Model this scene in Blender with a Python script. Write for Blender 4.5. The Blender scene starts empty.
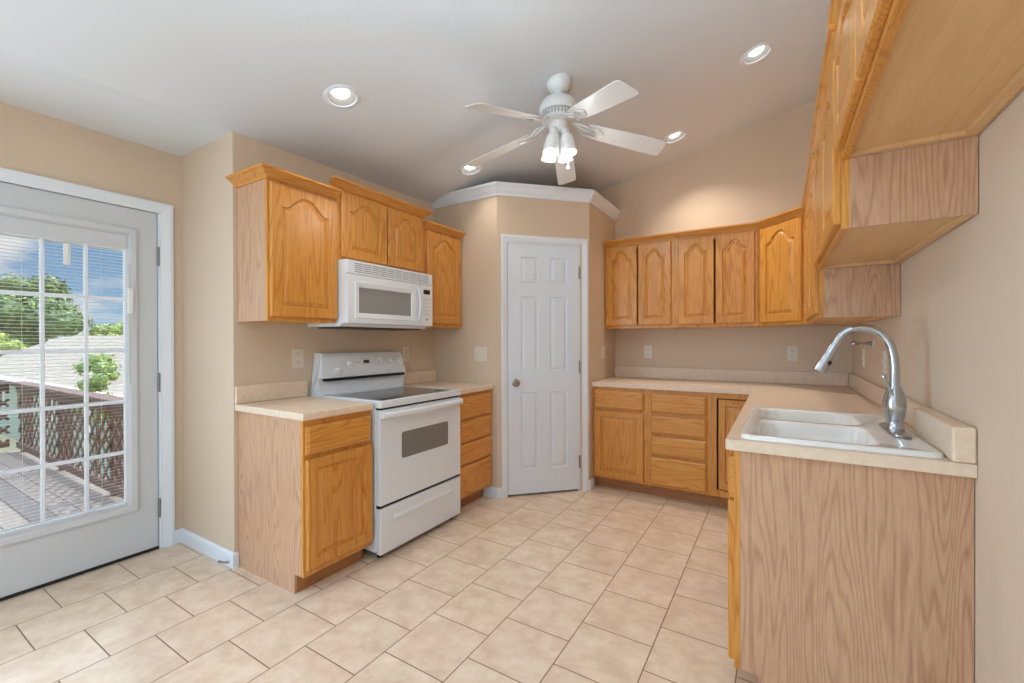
import bpy, bmesh, math, random
from mathutils import Vector, Matrix
random.seed(7)
scene = bpy.context.scene
COL = scene.collection
pi, sin, cos = math.pi, math.sin, math.cos

# ------------------------------------------------------------------ camera
F, YAW, PY = 436.17, 0.5492, 342.82
CAM = Vector((2.6019, -1.2878, 1.2616)); ROLL, PITCH = -0.0024, -0.0031
fw = Vector((-sin(YAW), cos(YAW), 0)); rt = Vector((cos(YAW), sin(YAW), 0)); up = Vector((0, 0, 1))
fw, up = fw*cos(PITCH)+up*sin(PITCH), -fw*sin(PITCH)+up*cos(PITCH)
rt, up = rt*cos(ROLL)+up*sin(ROLL), -rt*sin(ROLL)+up*cos(ROLL)
cd = bpy.data.cameras.new('camera'); cam = bpy.data.objects.new('camera', cd); COL.objects.link(cam)
M4 = Matrix((rt, up, -fw)).transposed().to_4x4(); M4.translation = CAM
cam.matrix_world = M4
cd.sensor_width = 36; cd.lens = F*36/1024; cd.shift_y = (PY-341.5)/1024; cd.clip_start = .02; cd.clip_end = 300
scene.camera = cam

# ------------------------------------------------------------------ exposure, sky, sun, window light
vs = scene.view_settings
scene.display_settings.display_device = 'sRGB'
vs.view_transform = 'Standard'; vs.look = 'None'; vs.gamma = 1; vs.use_curve_mapping = False
vs.exposure = 0.10

W = bpy.data.worlds.new('sky'); scene.world = W; W.use_nodes = True
nt = W.node_tree; nt.nodes.clear()
def wn(t, **k):
    n = nt.nodes.new(t)
    for a, b in k.items(): setattr(n, a, b)
    return n
tc = wn('ShaderNodeTexCoord'); sx = wn('ShaderNodeSeparateXYZ'); nt.links.new(tc.outputs['Generated'], sx.inputs[0])
gr = wn('ShaderNodeValToRGB'); nt.links.new(sx.outputs[2], gr.inputs[0])
gr.color_ramp.elements[0].position = 0.0; gr.color_ramp.elements[0].color = (.30, .55, .80, 1)
gr.color_ramp.elements[1].position = .34; gr.color_ramp.elements[1].color = (.025, .15, .46, 1)
mp = wn('ShaderNodeMapping'); mp.inputs['Scale'].default_value = (1, 1, 2.2); mp.inputs['Location'].default_value = (.35, .2, .1)
nt.links.new(tc.outputs['Generated'], mp.inputs[0])
no = wn('ShaderNodeTexNoise'); no.inputs['Scale'].default_value = 4.2; no.inputs['Detail'].default_value = 7; no.inputs['Roughness'].default_value = .55
nt.links.new(mp.outputs[0], no.inputs[0])
cr = wn('ShaderNodeValToRGB'); cr.color_ramp.elements[0].position = .41; cr.color_ramp.elements[1].position = .53
nt.links.new(no.outputs[0], cr.inputs[0])
mx = wn('ShaderNodeMix', data_type='RGBA'); nt.links.new(cr.outputs[0], mx.inputs[0]); nt.links.new(gr.outputs[0], mx.inputs[6]); mx.inputs[7].default_value = (.80, .83, .88, 1)
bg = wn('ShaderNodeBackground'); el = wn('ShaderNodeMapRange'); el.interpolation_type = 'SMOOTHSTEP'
for i_, v_ in ((1, .20), (2, .50), (3, 1.0), (4, 5.5)): el.inputs[i_].default_value = v_   # overhead sky strength raised out of view to add daylight through the glass door
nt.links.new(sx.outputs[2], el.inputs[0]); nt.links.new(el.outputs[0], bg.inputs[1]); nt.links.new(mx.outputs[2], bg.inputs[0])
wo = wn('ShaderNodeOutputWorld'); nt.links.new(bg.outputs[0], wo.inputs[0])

def light(name, kind, loc, energy, color, rot=(0, 0, 0), parent=None, **k):
    d = bpy.data.lights.new(name, kind); d.energy = energy; d.color = color
    for a, b in k.items(): setattr(d, a, b)
    o = bpy.data.objects.new(name, d); COL.objects.link(o); o.location = loc; o.rotation_euler = rot
    if parent: o.parent = parent
    return o
# sun: high, from the +Y side of the deck
sd = Vector((-.10, -.52, -1)).normalized()
sun = light('sun', 'SUN', (-5, 6, 12), 6.0, (1, .95, .86), sd.to_track_quat('-Z', 'Y').to_euler(), angle=.009)
# daylight entering through the living-room windows behind the photographer
light('rear_window_daylight', 'AREA', (1.3, -4.86, 1.5), 185, (.55, .78, 1), (-pi/2, 0, 0), shape='RECTANGLE', size=2.5, size_y=1.5)
light('side_window_daylight', 'AREA', (-.69, -2.75, 1.25), 120, (.50, .75, 1), (0, -pi/2, 0), shape='RECTANGLE', size=2.1, size_y=1.7)
light('right_window_daylight', 'AREA', (3.14, -3.4, 1.45), 42, (.55, .78, 1), (0, pi/2, 0), shape='RECTANGLE', size=1.4, size_y=1.4)
# added unseen spot behind the camera, aimed up to brighten the ceiling
light('added_ceiling_fill', 'SPOT', (2.45, -1.75, 1.65), 200, (.60, .82, 1), (pi-.32, 0, 0), shadow_soft_size=.08, spot_size=math.radians(125), spot_blend=.6)
CAN_W, FAN_W = 8, 1.3

# ------------------------------------------------------------------ materials
def srgb(r, g, b):
    f = lambda c: (c/255)/12.92 if c/255 <= .04045 else ((c/255+.055)/1.055)**2.4
    return (f(r), f(g), f(b), 1)
class NT:
    def __init__(s, name):
        s.m = bpy.data.materials.new(name); s.m.use_nodes = True; s.t = s.m.node_tree
        s.p = s.t.nodes['Principled BSDF']; s.out = s.t.nodes['Material Output']
    def n(s, t, ins=None, **k):
        n = s.t.nodes.new(t)
        for a, b in k.items(): setattr(n, a, b)
        for a, b in (ins or {}).items(): s.set(n.inputs[a], b)
        return n
    def set(s, i, v):
        if isinstance(v, bpy.types.NodeSocket): s.t.links.new(v, i)
        else: i.default_value = v
    def math(s, op, a, b=0.0, c=0.0):
        n = s.n('ShaderNodeMath', operation=op); s.set(n.inputs[0], a); s.set(n.inputs[1], b); s.set(n.inputs[2], c); return n.outputs[0]
    def mix(s, f, a, b):
        n = s.n('ShaderNodeMix', data_type='RGBA'); s.set(n.inputs[0], f); s.set(n.inputs[6], a); s.set(n.inputs[7], b); return n.outputs[2]
    def ramp(s, f, *st):
        n = s.n('ShaderNodeValToRGB'); e = n.color_ramp.elements
        while len(e) < len(st): e.new(.5)
        for x, (p, c) in zip(e, st): x.position = p; x.color = c if len(c) == 4 else (*c, 1)
        s.set(n.inputs[0], f); return n.outputs[0]
    def map(s, v, scale, loc=(0, 0, 0)):
        n = s.n('ShaderNodeMapping', {0: v}); n.inputs['Scale'].default_value = scale; n.inputs['Location'].default_value = loc; return n.outputs[0]
    def noise(s, v, sc, det=3, ro=.5):
        n = s.n('ShaderNodeTexNoise', {'Vector': v, 'Scale': sc, 'Detail': det, 'Roughness': ro}); return n.outputs[0]
    def base(s, c): s.set(s.p.inputs['Base Color'], c)
    def bump(s, h, st, dist=.002):
        n = s.n('ShaderNodeBump', {'Height': h, 'Strength': st, 'Distance': dist}); s.set(s.p.inputs['Normal'], n.outputs[0])
G = lambda v: (v, v, v, 1)
def plain(name, c, rough=.5, metal=0, coat=0, emit=0, ecol=None, vary=.03):
    t = NT(name); o = t.n('ShaderNodeTexCoord').outputs['Object']
    f = t.noise(o, 14, 3)
    d = tuple(x*(1-vary) for x in c[:3])+(1,)
    t.base(t.mix(f, c, d)); t.p.inputs['Roughness'].default_value = rough; t.p.inputs['Metallic'].default_value = metal
    if coat: t.p.inputs['Coat Weight'].default_value = coat
    if emit:
        t.set(t.p.inputs['Emission Color'], ecol or c); t.p.inputs['Emission Strength'].default_value = emit
    return t.m
def wood(name, light_, dark, axis='z', ring=45, warp=20, pore=.25, rough=.29, contrast=1.0, lum=.0):
    t = NT(name); tcn = t.n('ShaderNodeTexCoord').outputs['Object']
    rnd = t.n('ShaderNodeObjectInfo').outputs['Random']
    off = t.n('ShaderNodeCombineXYZ', {0: t.math('MULTIPLY', rnd, 7.3), 1: t.math('MULTIPLY', rnd, 3.1), 2: t.math('MULTIPLY', rnd, 5.7)}).outputs[0]
    v = t.n('ShaderNodeVectorMath', {0: tcn, 1: off}, operation='ADD').outputs[0]
    A = {'z': (1, 1, .085), 'x': (.085, 1, 1), 'y': (1, .085, 1)}[axis]
    n1 = t.noise(t.map(v, tuple(a*7 for a in A)), 1.0, 2, .45)
    sp = t.n('ShaderNodeSeparateXYZ', {0: v})
    ax = {'z': (0, 1), 'x': (2, 1), 'y': (0, 2)}[axis]
    lin = t.math('ADD', sp.outputs[ax[0]], sp.outputs[ax[1]])
    ph = t.math('ADD', t.math('MULTIPLY', lin, ring), t.math('MULTIPLY', n1, warp*2))
    rings = t.math('MULTIPLY_ADD', t.math('SINE', t.math('MULTIPLY', ph, 3.0)), .5, .5)
    rings = t.math('POWER', rings, 3.6)
    fine = t.noise(t.map(v, tuple(a*150 for a in A)), 1.0, 2, .6)
    big = t.noise(t.map(v, tuple(a*3 for a in A)), 1.0, 2)
    f = t.math('ADD', t.math('MULTIPLY', rings, .38*contrast), t.math('MULTIPLY', fine, .55))
    f = t.math('ADD', f, t.math('MULTIPLY', t.math('SUBTRACT', big, .5), .35))
    col = t.ramp(f, (.10, light_), (.85, dark))
    po = t.noise(t.map(v, tuple(a*330 if a == 1 else a*120 for a in A)), 1.0, 1)
    pf = t.math('MULTIPLY', t.math('GREATER_THAN', po, .62), pore)
    col = t.mix(pf, col, tuple(x*.62 for x in dark[:3])+(1,))
    t.base(col); t.p.inputs['Roughness'].default_value = rough
    t.bump(f, .08, .001)
    return t.m
OAK_L, OAK_D = srgb(222, 157, 75), srgb(186, 112, 42)
M = {}
M['oak'] = wood('oak_vertical_grain', OAK_L, OAK_D, 'z')
M['oak_h'] = wood('oak_horizontal_grain', OAK_L, OAK_D, 'x')
M['toe'] = wood('oak_toe_kick', srgb(178, 122, 76), srgb(138, 90, 54), 'x', contrast=.7)
M['veneer'] = wood('printed_oak_side_panel', srgb(212, 169, 134), srgb(160, 111, 82), 'z', ring=52, warp=25, pore=.10, rough=.30, contrast=.72)
M['maple'] = wood('maple_underside', srgb(228, 186, 134), srgb(204, 156, 104), 'x', ring=7, warp=7, pore=.0, rough=.42, contrast=.45)
M['wall'] = plain('beige_wall_paint', srgb(214, 191, 166), .75, vary=.015)
def ceil_mat():
    t = NT('white_ceiling_paint'); o = t.n('ShaderNodeTexCoord').outputs['Object']
    t.base(t.mix(t.noise(o, 3, 3), srgb(224, 225, 227), srgb(219, 220, 222))); t.p.inputs['Roughness'].default_value = .85
    t.bump(t.noise(o, 160, 3), .05, .001); return t.m
M['ceiling'] = ceil_mat()
M['white'] = plain('white_trim_paint', srgb(229, 233, 239), .38, vary=.01)
M['door_white'] = plain('white_door_paint', srgb(222, 228, 236), .40, vary=.01)
M['door_grey'] = plain('light_grey_door_paint', srgb(207, 208, 211), .42, vary=.01)
M['enamel'] = plain('white_enamel', srgb(229, 234, 239), .16, coat=.3, vary=.01)
M['plastic'] = plain('white_plastic', srgb(232, 231, 227), .32, vary=.01)
M['almond'] = plain('almond_plastic', srgb(226, 216, 198), .4, vary=.02)
M['slot'] = plain('dark_slot', srgb(70, 64, 58), .6)
M['black'] = plain('black_gap', srgb(18, 18, 18), .55)
M['rubber'] = plain('black_rubber', srgb(26, 25, 24), .7)
M['chrome'] = plain('chrome', srgb(190, 195, 202), .16, 1, vary=.02)
M['nickel'] = plain('brushed_nickel', srgb(168, 162, 154), .28, 1, vary=.05)
M['steel'] = plain('hinge_steel', srgb(140, 140, 142), .35, 1, vary=.05)
M['mw_glass'] = plain('microwave_window', srgb(146, 147, 145), .22, vary=.02)  # the pane's grey reflection is put into the base colour
M['oven_glass'] = plain('oven_window', srgb(132, 130, 126), .16, vary=.12)
M['display'] = plain('dark_display', srgb(40, 26, 24), .2)
M['green'] = plain('clock_display', srgb(34, 62, 44), .25)
M['filter'] = plain('grease_filter', srgb(88, 76, 66), .5, .6, vary=.3)
M['grey_print'] = plain('grey_print', srgb(150, 150, 150), .5)
M['grey_light'] = plain('pale_grey_plastic', srgb(206, 207, 208), .35)
M['sink'] = plain('white_sink_enamel', srgb(240, 236, 230), .14, coat=.4, vary=.01)
M['caulk'] = plain('stained_caulk', srgb(128, 96, 68), .8, vary=.4)
def counter_mat():
    t = NT('beige_laminate'); o = t.n('ShaderNodeTexCoord').outputs['Object']
    f = t.math('ADD', t.math('MULTIPLY', t.noise(o, 420, 2), .6), t.math('MULTIPLY', t.noise(o, 40, 4), .5))
    t.base(t.ramp(f, (.35, srgb(219, 191, 163)), (.75, srgb(238, 217, 193)))); t.p.inputs['Roughness'].default_value = .34; return t.m
M['counter'] = counter_mat()
def cooktop_mat():
    t = NT('ceramic_glass'); o = t.n('ShaderNodeTexCoord').outputs['Object']
    f = t.noise(o, 260, 2)
    t.base(t.ramp(f, (.4, srgb(62, 60, 58)), (.68, srgb(104, 101, 97)))); t.p.inputs['Roughness'].default_value = .08; return t.m
M['cooktop'] = cooktop_mat()
def tile_mat():
    t = NT('ceramic_floor_tile'); o = t.n('ShaderNodeTexCoord').outputs['Object']
    s = t.n('ShaderNodeSeparateXYZ', {0: o})
    X = t.math('ADD', s.outputs[0], 3.08); Y = t.math('ADD', s.outputs[1], .498+.296*40-.006)
    v = t.n('ShaderNodeCombineXYZ', {0: Y, 1: X, 2: 0.0}).outputs[0]
    b = t.n('ShaderNodeTexBrick', {'Vector': v, 'Color1': G(0), 'Color2': G(1), 'Mortar': G(.5), 'Scale': 1.0, 'Mortar Size': .0027, 'Mortar Smooth': .25, 'Bias': 0.0, 'Brick Width': .296, 'Row Height': .308}, offset=.5, offset_frequency=2, squash=1.0)
    pert = t.n('ShaderNodeVectorMath', {0: o, 1: t.n('ShaderNodeVectorMath', {0: b.outputs['Color'], 1: (9, 5, 3)}, operation='MULTIPLY').outputs[0]}, operation='ADD').outputs[0]
    n1 = t.noise(pert, 9, 6, .62); n2 = t.noise(pert, 30, 4, .6); n3 = t.noise(t.map(pert, (1, 2.5, 1)), 5, 3)
    c = t.ramp(n1, (.32, srgb(216, 188, 162)), (.52, srgb(230, 206, 180)), (.72, srgb(239, 219, 197)))
    c = t.mix(t.math('MULTIPLY', t.ramp(n3, (.5, G(0)), (.72, G(1))), .35), c, srgb(222, 186, 162))
    c = t.mix(t.math('MULTIPLY', t.ramp(n2, (.5, G(0)), (.75, G(1))), .22), c, srgb(190, 170, 150))
    c = t.mix(t.math('MULTIPLY', b.outputs['Color'], .06), c, srgb(200, 176, 152))
    t.base(t.mix(b.outputs['Fac'], c, srgb(132, 100, 78)))
    t.set(t.p.inputs['Roughness'], t.math('MULTIPLY_ADD', b.outputs['Fac'], .4, .24))
    h = t.math('SUBTRACT', t.math('MULTIPLY', n2, .12), b.outputs['Fac']); t.bump(h, .35, .002)
    return t.m
M['tile'] = tile_mat()
def glass_mat(name, refl=.06):
    t = NT(name); tr = t.n('ShaderNodeBsdfTransparent', {0: (.97, .985, .98, 1)}); gl = t.n('ShaderNodeBsdfGlossy', {'Roughness': .02})
    mxs = t.n('ShaderNodeMixShader', {0: refl}); t.t.links.new(tr.outputs[0], mxs.inputs[1]); t.t.links.new(gl.outputs[0], mxs.inputs[2])
    t.t.links.new(mxs.outputs[0], t.out.inputs[0]); return t.m
M['glass'] = glass_mat('clear_glass')
M['bulb'] = plain('lit_bulb', (1, .96, .88, 1), .4, emit=5, ecol=(1, .96, .88, 1))
M['lamp_glass'] = plain('frosted_lamp_glass', srgb(222, 222, 220), .3, emit=.10, ecol=(1, .97, .92, 1)); M['lamp_glass'].node_tree.nodes['Principled BSDF'].inputs['Transmission Weight'].default_value = .0
M['fan_bulb'] = plain('lit_fan_bulb', (1, .96, .88, 1), .4, emit=3, ecol=(1, .96, .88, 1))
M['fan'] = plain('white_fan_enamel', srgb(226, 223, 219), .3, vary=.01)
M['can'] = plain('grey_baffle', srgb(120, 119, 117), .5)
M['blade'] = plain('white_fan_blade', srgb(222, 217, 212), .36, vary=.02)
# outdoors
M['deck'] = wood('weathered_deck_boards', srgb(120, 112, 104), srgb(82, 76, 72), 'x', contrast=.5, rough=.7)
M['rail'] = wood('dark_stained_railing', srgb(92, 68, 56), srgb(52, 38, 33), 'x', contrast=.6, rough=.7)
M['bark'] = plain('bark', srgb(88, 70, 54), .9, vary=.4)
M['grass'] = plain('dry_grass', srgb(172, 166, 128), .95, vary=.35)
M['shingle'] = None
def shingle_mat():
    t = NT('pale_shingles'); o = t.n('ShaderNodeTexCoord').outputs['Object']
    b = t.n('ShaderNodeTexBrick', {'Vector': t.map(o, (1, 1, 1)), 'Color1': srgb(138, 132, 120), 'Color2': srgb(116, 110, 98), 'Mortar': srgb(96, 89, 80), 'Scale': 1.0, 'Mortar Size': .012, 'Brick Width': .33, 'Row Height': .16})
    t.base(t.mix(t.math('MULTIPLY', t.noise(o, 6, 4), .5), b.outputs['Color'], srgb(144, 138, 126))); t.p.inputs['Roughness'].default_value = .9; return t.m
M['shingle'] = shingle_mat()
def siding_mat():
    t = NT('pale_green_siding'); o = t.n('ShaderNodeTexCoord').outputs['Object']
    s = t.n('ShaderNodeSeparateXYZ', {0: o}); w = t.math('FRACT', t.math('MULTIPLY', s.outputs[2], 6.5))
    t.base(t.mix(t.math('LESS_THAN', w, .1), srgb(128, 148, 138), srgb(94, 110, 104))); t.p.inputs['Roughness'].default_value = .7; return t.m
M['siding'] = siding_mat()
def leaf_mat(name, a, b):
    t = NT(name); o = t.n('ShaderNodeTexCoord').outputs['Object']
    t.base(t.mix(t.ramp(t.noise(o, 9, 3), (.35, G(0)), (.65, G(1))), a, b)); t.p.inputs['Roughness'].default_value = .6; return t.m
M['leaf_dark'] = leaf_mat('dark_leaves', srgb(42, 72, 36), srgb(78, 108, 50))
M['leaf_light'] = leaf_mat('yellow_green_leaves', srgb(118, 140, 48), srgb(158, 168, 78))
M['leaf_mid'] = leaf_mat('mid_green_leaves', srgb(72, 108, 48), srgb(116, 144, 70))

# ------------------------------------------------------------------ mesh helpers
class MB:
    def __init__(s): s.v = []; s.f = []; s.mi = []
    def add(s, vs, fs, mi=0):
        b = len(s.v); s.v += [tuple(x) for x in vs]
        for f in fs: s.f.append([b+i for i in f]); s.mi.append(mi)
        return s
    def box(s, a, b, mi=0):
        x0, x1 = sorted((a[0], b[0])); y0, y1 = sorted((a[1], b[1])); z0, z1 = sorted((a[2], b[2]))
        return s.add([(x0, y0, z0), (x1, y0, z0), (x1, y1, z0), (x0, y1, z0), (x0, y0, z1), (x1, y0, z1), (x1, y1, z1), (x0, y1, z1)],
                     [(0, 3, 2, 1), (4, 5, 6, 7), (0, 1, 5, 4), (1, 2, 6, 5), (2, 3, 7, 6), (3, 0, 4, 7)], mi)
    def prism(s, poly, h0, h1, axis='z', mi=0):
        n = len(poly)
        def P(p, h): return (p[0], p[1], h) if axis == 'z' else (p[0], h, p[1]) if axis == 'y' else (h, p[0], p[1])
        vs = [P(p, h0) for p in poly]+[P(p, h1) for p in poly]
        return s.add(vs, [tuple(range(n))[::-1], tuple(range(n, 2*n))]+[(i, (i+1) % n, n+(i+1) % n, n+i) for i in range(n)], mi)
    def loops(s, loops, cap0=True, cap1=True, mi=0, closed=True, mif=None):
        n = len(loops[0]); b = len(s.v)
        for L in loops: s.v += [tuple(p) for p in L]
        for k in range(len(loops)-1):
            for i in range(n if closed else n-1):
                j = (i+1) % n
                s.f.append([b+k*n+i, b+k*n+j, b+(k+1)*n+j, b+(k+1)*n+i]); s.mi.append(mif(k, i) if mif else mi)
        if cap0: s.f.append([b+i for i in range(n)][::-1]); s.mi.append(mi)
        if cap1: s.f.append([b+(len(loops)-1)*n+i for i in range(n)]); s.mi.append(mi)
        return s
    def lathe(s, prof, c=(0, 0, 0), n=28, axis=None, mi=0, cap=True):
        q = Vector((0, 0, 1)).rotation_difference(Vector(axis).normalized()) if axis else None
        L = []
        for r, z in prof:
            ring = []
            for i in range(n):
                p = Vector((r*cos(2*pi*i/n), r*sin(2*pi*i/n), z))
                if q: p = q @ p
                ring.append(p+Vector(c))
            L.append(ring)
        return s.loops(L, cap, cap, mi)
    def tube(s, pts, r, n=12, mi=0, cap=True):
        pts = [Vector(p) for p in pts]; R = r if isinstance(r, (list, tuple)) else [r]*len(pts)
        t0 = (pts[1]-pts[0]).normalized(); a = t0.orthogonal().normalized(); L = []; prev = t0
        for i, p in enumerate(pts):
            t = (pts[min(i+1, len(pts)-1)]-pts[max(i-1, 0)]).normalized()
            a = prev.rotation_difference(t) @ a; prev = t; b = t.cross(a)
            L.append([p+(a*cos(2*pi*k/n)+b*sin(2*pi*k/n))*R[i] for k in range(n)])
        return s.loops(L, cap, cap, mi)
    def build(s, name, mats, parent=None, loc=None, bevel=0, smooth=False, seg=2, wn_=True):
        if not isinstance(mats, (list, tuple)): mats = [mats]
        me = bpy.data.meshes.new(name)
        o3 = Vector(loc) if loc is not None else Vector((0, 0, 0))
        me.from_pydata([tuple(Vector(v)-o3) for v in s.v], [], s.f)
        for m in mats: me.materials.append(m)
        for p, i in zip(me.polygons, s.mi): p.material_index = i
        bm = bmesh.new(); bm.from_mesh(me); bmesh.ops.recalc_face_normals(bm, faces=bm.faces); bm.to_mesh(me); bm.free()
        if smooth or bevel: me.shade_auto(smooth) if False else None
        if smooth:
            for p in me.polygons: p.use_smooth = True
        o = bpy.data.objects.new(name, me); COL.objects.link(o); o.location = o3
        if parent: o.parent = parent
        if smooth is True and len(me.polygons):
            me.set_sharp_from_angle(angle=math.radians(40))
        if bevel:
            b = o.modifiers.new('bevel', 'BEVEL'); b.width = bevel; b.segments = seg; b.limit_method = 'ANGLE'; b.angle_limit = math.radians(40)
        return o
def plate(outer, holes, z0, z1, name, mats, parent=None, loc=None, zf=None, bevel=0):
    """flat plate with holes: outer and holes are xy polygons"""
    bm = bmesh.new(); edges = []
    for poly in [outer]+holes:
        vs_ = [bm.verts.new((p[0], p[1], z0)) for p in poly]
        for i in range(len(vs_)): edges.append(bm.edges.new((vs_[i], vs_[(i+1) % len(vs_)])))
    bmesh.ops.triangle_fill(bm, edges=edges, use_beauty=True)
    r = bmesh.ops.extrude_face_region(bm, geom=list(bm.faces))
    for g in r['geom']:
        if isinstance(g, bmesh.types.BMVert): g.co.z = z1
    bmesh.ops.recalc_face_normals(bm, faces=bm.faces)
    bmesh.ops.dissolve_limit(bm, angle_limit=.01, verts=bm.verts, edges=bm.edges)
    if zf:
        bmesh.ops.triangulate(bm, faces=[f for f in bm.faces if len(f.verts) > 4])
        for v in bm.verts: v.co.z += zf(v.co.x, v.co.y)
    o3 = Vector(loc) if loc is not None else Vector((0, 0, 0))
    for v in bm.verts: v.co -= o3
    me = bpy.data.meshes.new(name); bm.to_mesh(me); bm.free()
    for m in (mats if isinstance(mats, (list, tuple)) else [mats]): me.materials.append(m)
    o = bpy.data.objects.new(name, me); COL.objects.link(o); o.location = o3
    if parent: o.parent = parent
    if bevel:
        b = o.modifiers.new('bevel', 'BEVEL'); b.width = bevel; b.segments = 3; b.limit_method = 'ANGLE'; b.angle_limit = math.radians(50)
    return o
def rrect(x0, y0, x1, y1, r, n=6):
    P = []
    for cx, cy, a in ((x1-r, y1-r, 0), (x0+r, y1-r, pi/2), (x0+r, y0+r, pi), (x1-r, y0+r, 3*pi/2)):
        for k in range(n+1): P.append((cx+r*cos(a+k*pi/2/n), cy+r*sin(a+k*pi/2/n)))
    return P
def thing(name, label, cat, loc=(0, 0, 0), rz=0, group=None):
    o = bpy.data.objects.new(name, None); COL.objects.link(o); o.location = loc; o.rotation_euler = (0, 0, rz); o.empty_display_size = .1
    return tag(o, label, cat, group)
def tag(o, label, cat, group=None):
    o['label'] = label; o['category'] = cat
    if group: o['group'] = group
    return o
def struct(o, label=None, cat=None):
    o['kind'] = 'structure'
    if label: o['label'] = label
    if cat: o['category'] = cat
    return o
def ssurf(name, label, cat, loc=(0, 0, 0), rz=0):
    return struct(thing(name, label, cat, loc, rz))
bpy.context.view_layer.update()

# ------------------------------------------------------------------ room dimensions (metres)
XR, YB, XD, S, PA, PD = 3.075, 2.892, -.627, 1.643, .668, .564
PB = PA+PD                      # right pantry return, x
YF = -4.8                       # rear wall of the living area
CT = .12
def cz(x, y): return 2.437+.0215*y+.232*x if x > 0 else 2.437+.0215*y-.018*(x/XD)*y
# floor
fl = MB().box((XD-.05, YF-.1, -.15), (XR+.1, YB+.1, 0)).build('floor', M['tile'])
struct(fl, 'beige ceramic tile floor laid in a running bond', 'floor')
# ceiling with four round openings for the recessed lights
CANS = [(.596, .243), (2.486, 1.841), (1.880, 2.446), (.567, 1.435)]
circ = lambda x, y, r, n=28: [(x+r*cos(2*pi*k/n), y+r*sin(2*pi*k/n)) for k in range(n)]
ce = plate([(0, YF-.1), (XR+.1, YF-.1), (XR+.1, YB+.1), (0, YB+.1)], [circ(x, y, .076) for x, y in CANS], 0, .08, 'ceiling', M['ceiling'], zf=cz)
struct(ce, 'white sloped ceiling rising to the right', 'ceiling')
b = MB(); y0, y1 = YF-.1, .12
b.add([(XD-.1, y0, cz(XD, y0)), (0, y0, cz(0, y0)), (0, y1, cz(0, y1)), (XD-.1, y1, cz(XD, y1)),
       (XD-.1, y0, cz(XD, y0)+.1), (0, y0, cz(0, y0)+.1), (0, y1, cz(0, y1)+.1), (XD-.1, y1, cz(XD, y1)+.1)],
      [(0, 3, 2, 1), (4, 5, 6, 7), (0, 1, 5, 4), (1, 2, 6, 5), (2, 3, 7, 6), (3, 0, 4, 7)])
struct(b.build('ceiling_entry', M['ceiling']), 'flat white ceiling over the glass door', 'ceiling')
HT = 3.4
# range wall, back wall, right wall
def wallpoly(name, pts, h0, h1, axis, label):
    o = MB().prism(pts, h0, h1, axis).build(name, M['wall']); return struct(o, label, 'wall')
wallpoly('wall_left', [(.1, 0), (YB+.1, 0), (YB+.1, cz(0, YB)+.05), (.1, cz(0, 0)+.03)], -.12, 0, 'x', 'beige wall behind the range and left cabinets')
wallpoly('wall_back', [(0, 0), (XR+.1, 0), (XR+.1, cz(XR+.1, YB)+.05), (0, cz(0.01, YB)+.05)], YB, YB+.12, 'y', 'beige wall behind the far cabinets, under the sloping ceiling')
b = MB()
zr = lambda y: cz(XR, y)+.05
wy0, wy1, wz0, wz1 = -4.1, -2.7, .75, 2.15
for ya, yb, za, zb in ((YF-.1, wy0, 0, None), (wy1, YB+.1, 0, None), (wy0, wy1, 0, wz0), (wy0, wy1, wz1, None)):
    b.prism([(ya, za), (yb, za), (yb, zr(yb) if zb is None else zb), (ya, zr(ya) if zb is None else zb)], XR, XR+.12, 'x')
struct(b.build('wall_right', M['wall']), 'beige wall on the right beside the sink counter', 'wall')
# jog wall between the glass door and the range wall
wallpoly('wall_jog', [(XD-.12, 0), (0, 0), (0, cz(0, 0)+.02), (XD-.12, cz(XD, 0)+.05)], -.0205, .1, 'y', 'short pale wall between the glass door and the left cabinets')
# door wall with opening for the glass door and a patio opening behind the photographer
DY1, DY0, DH = -.143, -.955, 2.05      # glass-door opening
PY0, PY1, PH = -3.65, -1.85, 2.15
b = MB()
def wseg(ya, yb, za, zb=None): b.prism([(ya, za), (yb, za), (yb, cz(XD, yb)+.05 if zb is None else zb), (ya, cz(XD, ya)+.05 if zb is None else zb)], XD-.12, XD, 'x')
wseg(DY1+.012, -.02, 0); wseg(DY0-.012, DY1+.012, DH+.012); wseg(PY1, DY0-.012, 0); wseg(PY0, PY1, PH); wseg(YF-.1, PY0, 0)
struct(b.build('wall_entry', M['wall']), 'beige wall around the glazed exterior door', 'wall')
# rear wall with window opening
b = MB(); RW = (.05, 2.55, .75, 2.25)
zt = lambda x: cz(x, YF)+.05
for xa, xb, za, zb in ((XD-.1, 0, 0, None), (0, RW[0], 0, None), (RW[1], XR+.1, 0, None), (RW[0], RW[1], 0, RW[2]), (RW[0], RW[1], RW[3], None)):
    b.prism([(xa, za), (xb, za), (xb, zt(max(xb, .001)) if zb is None else zb), (xa, zt(max(xa, .001)) if zb is None else zb)], YF-.12, YF, 'y')
struct(b.build('wall_rear', M['wall']), 'rear wall of the living area behind the photographer', 'wall')
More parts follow.
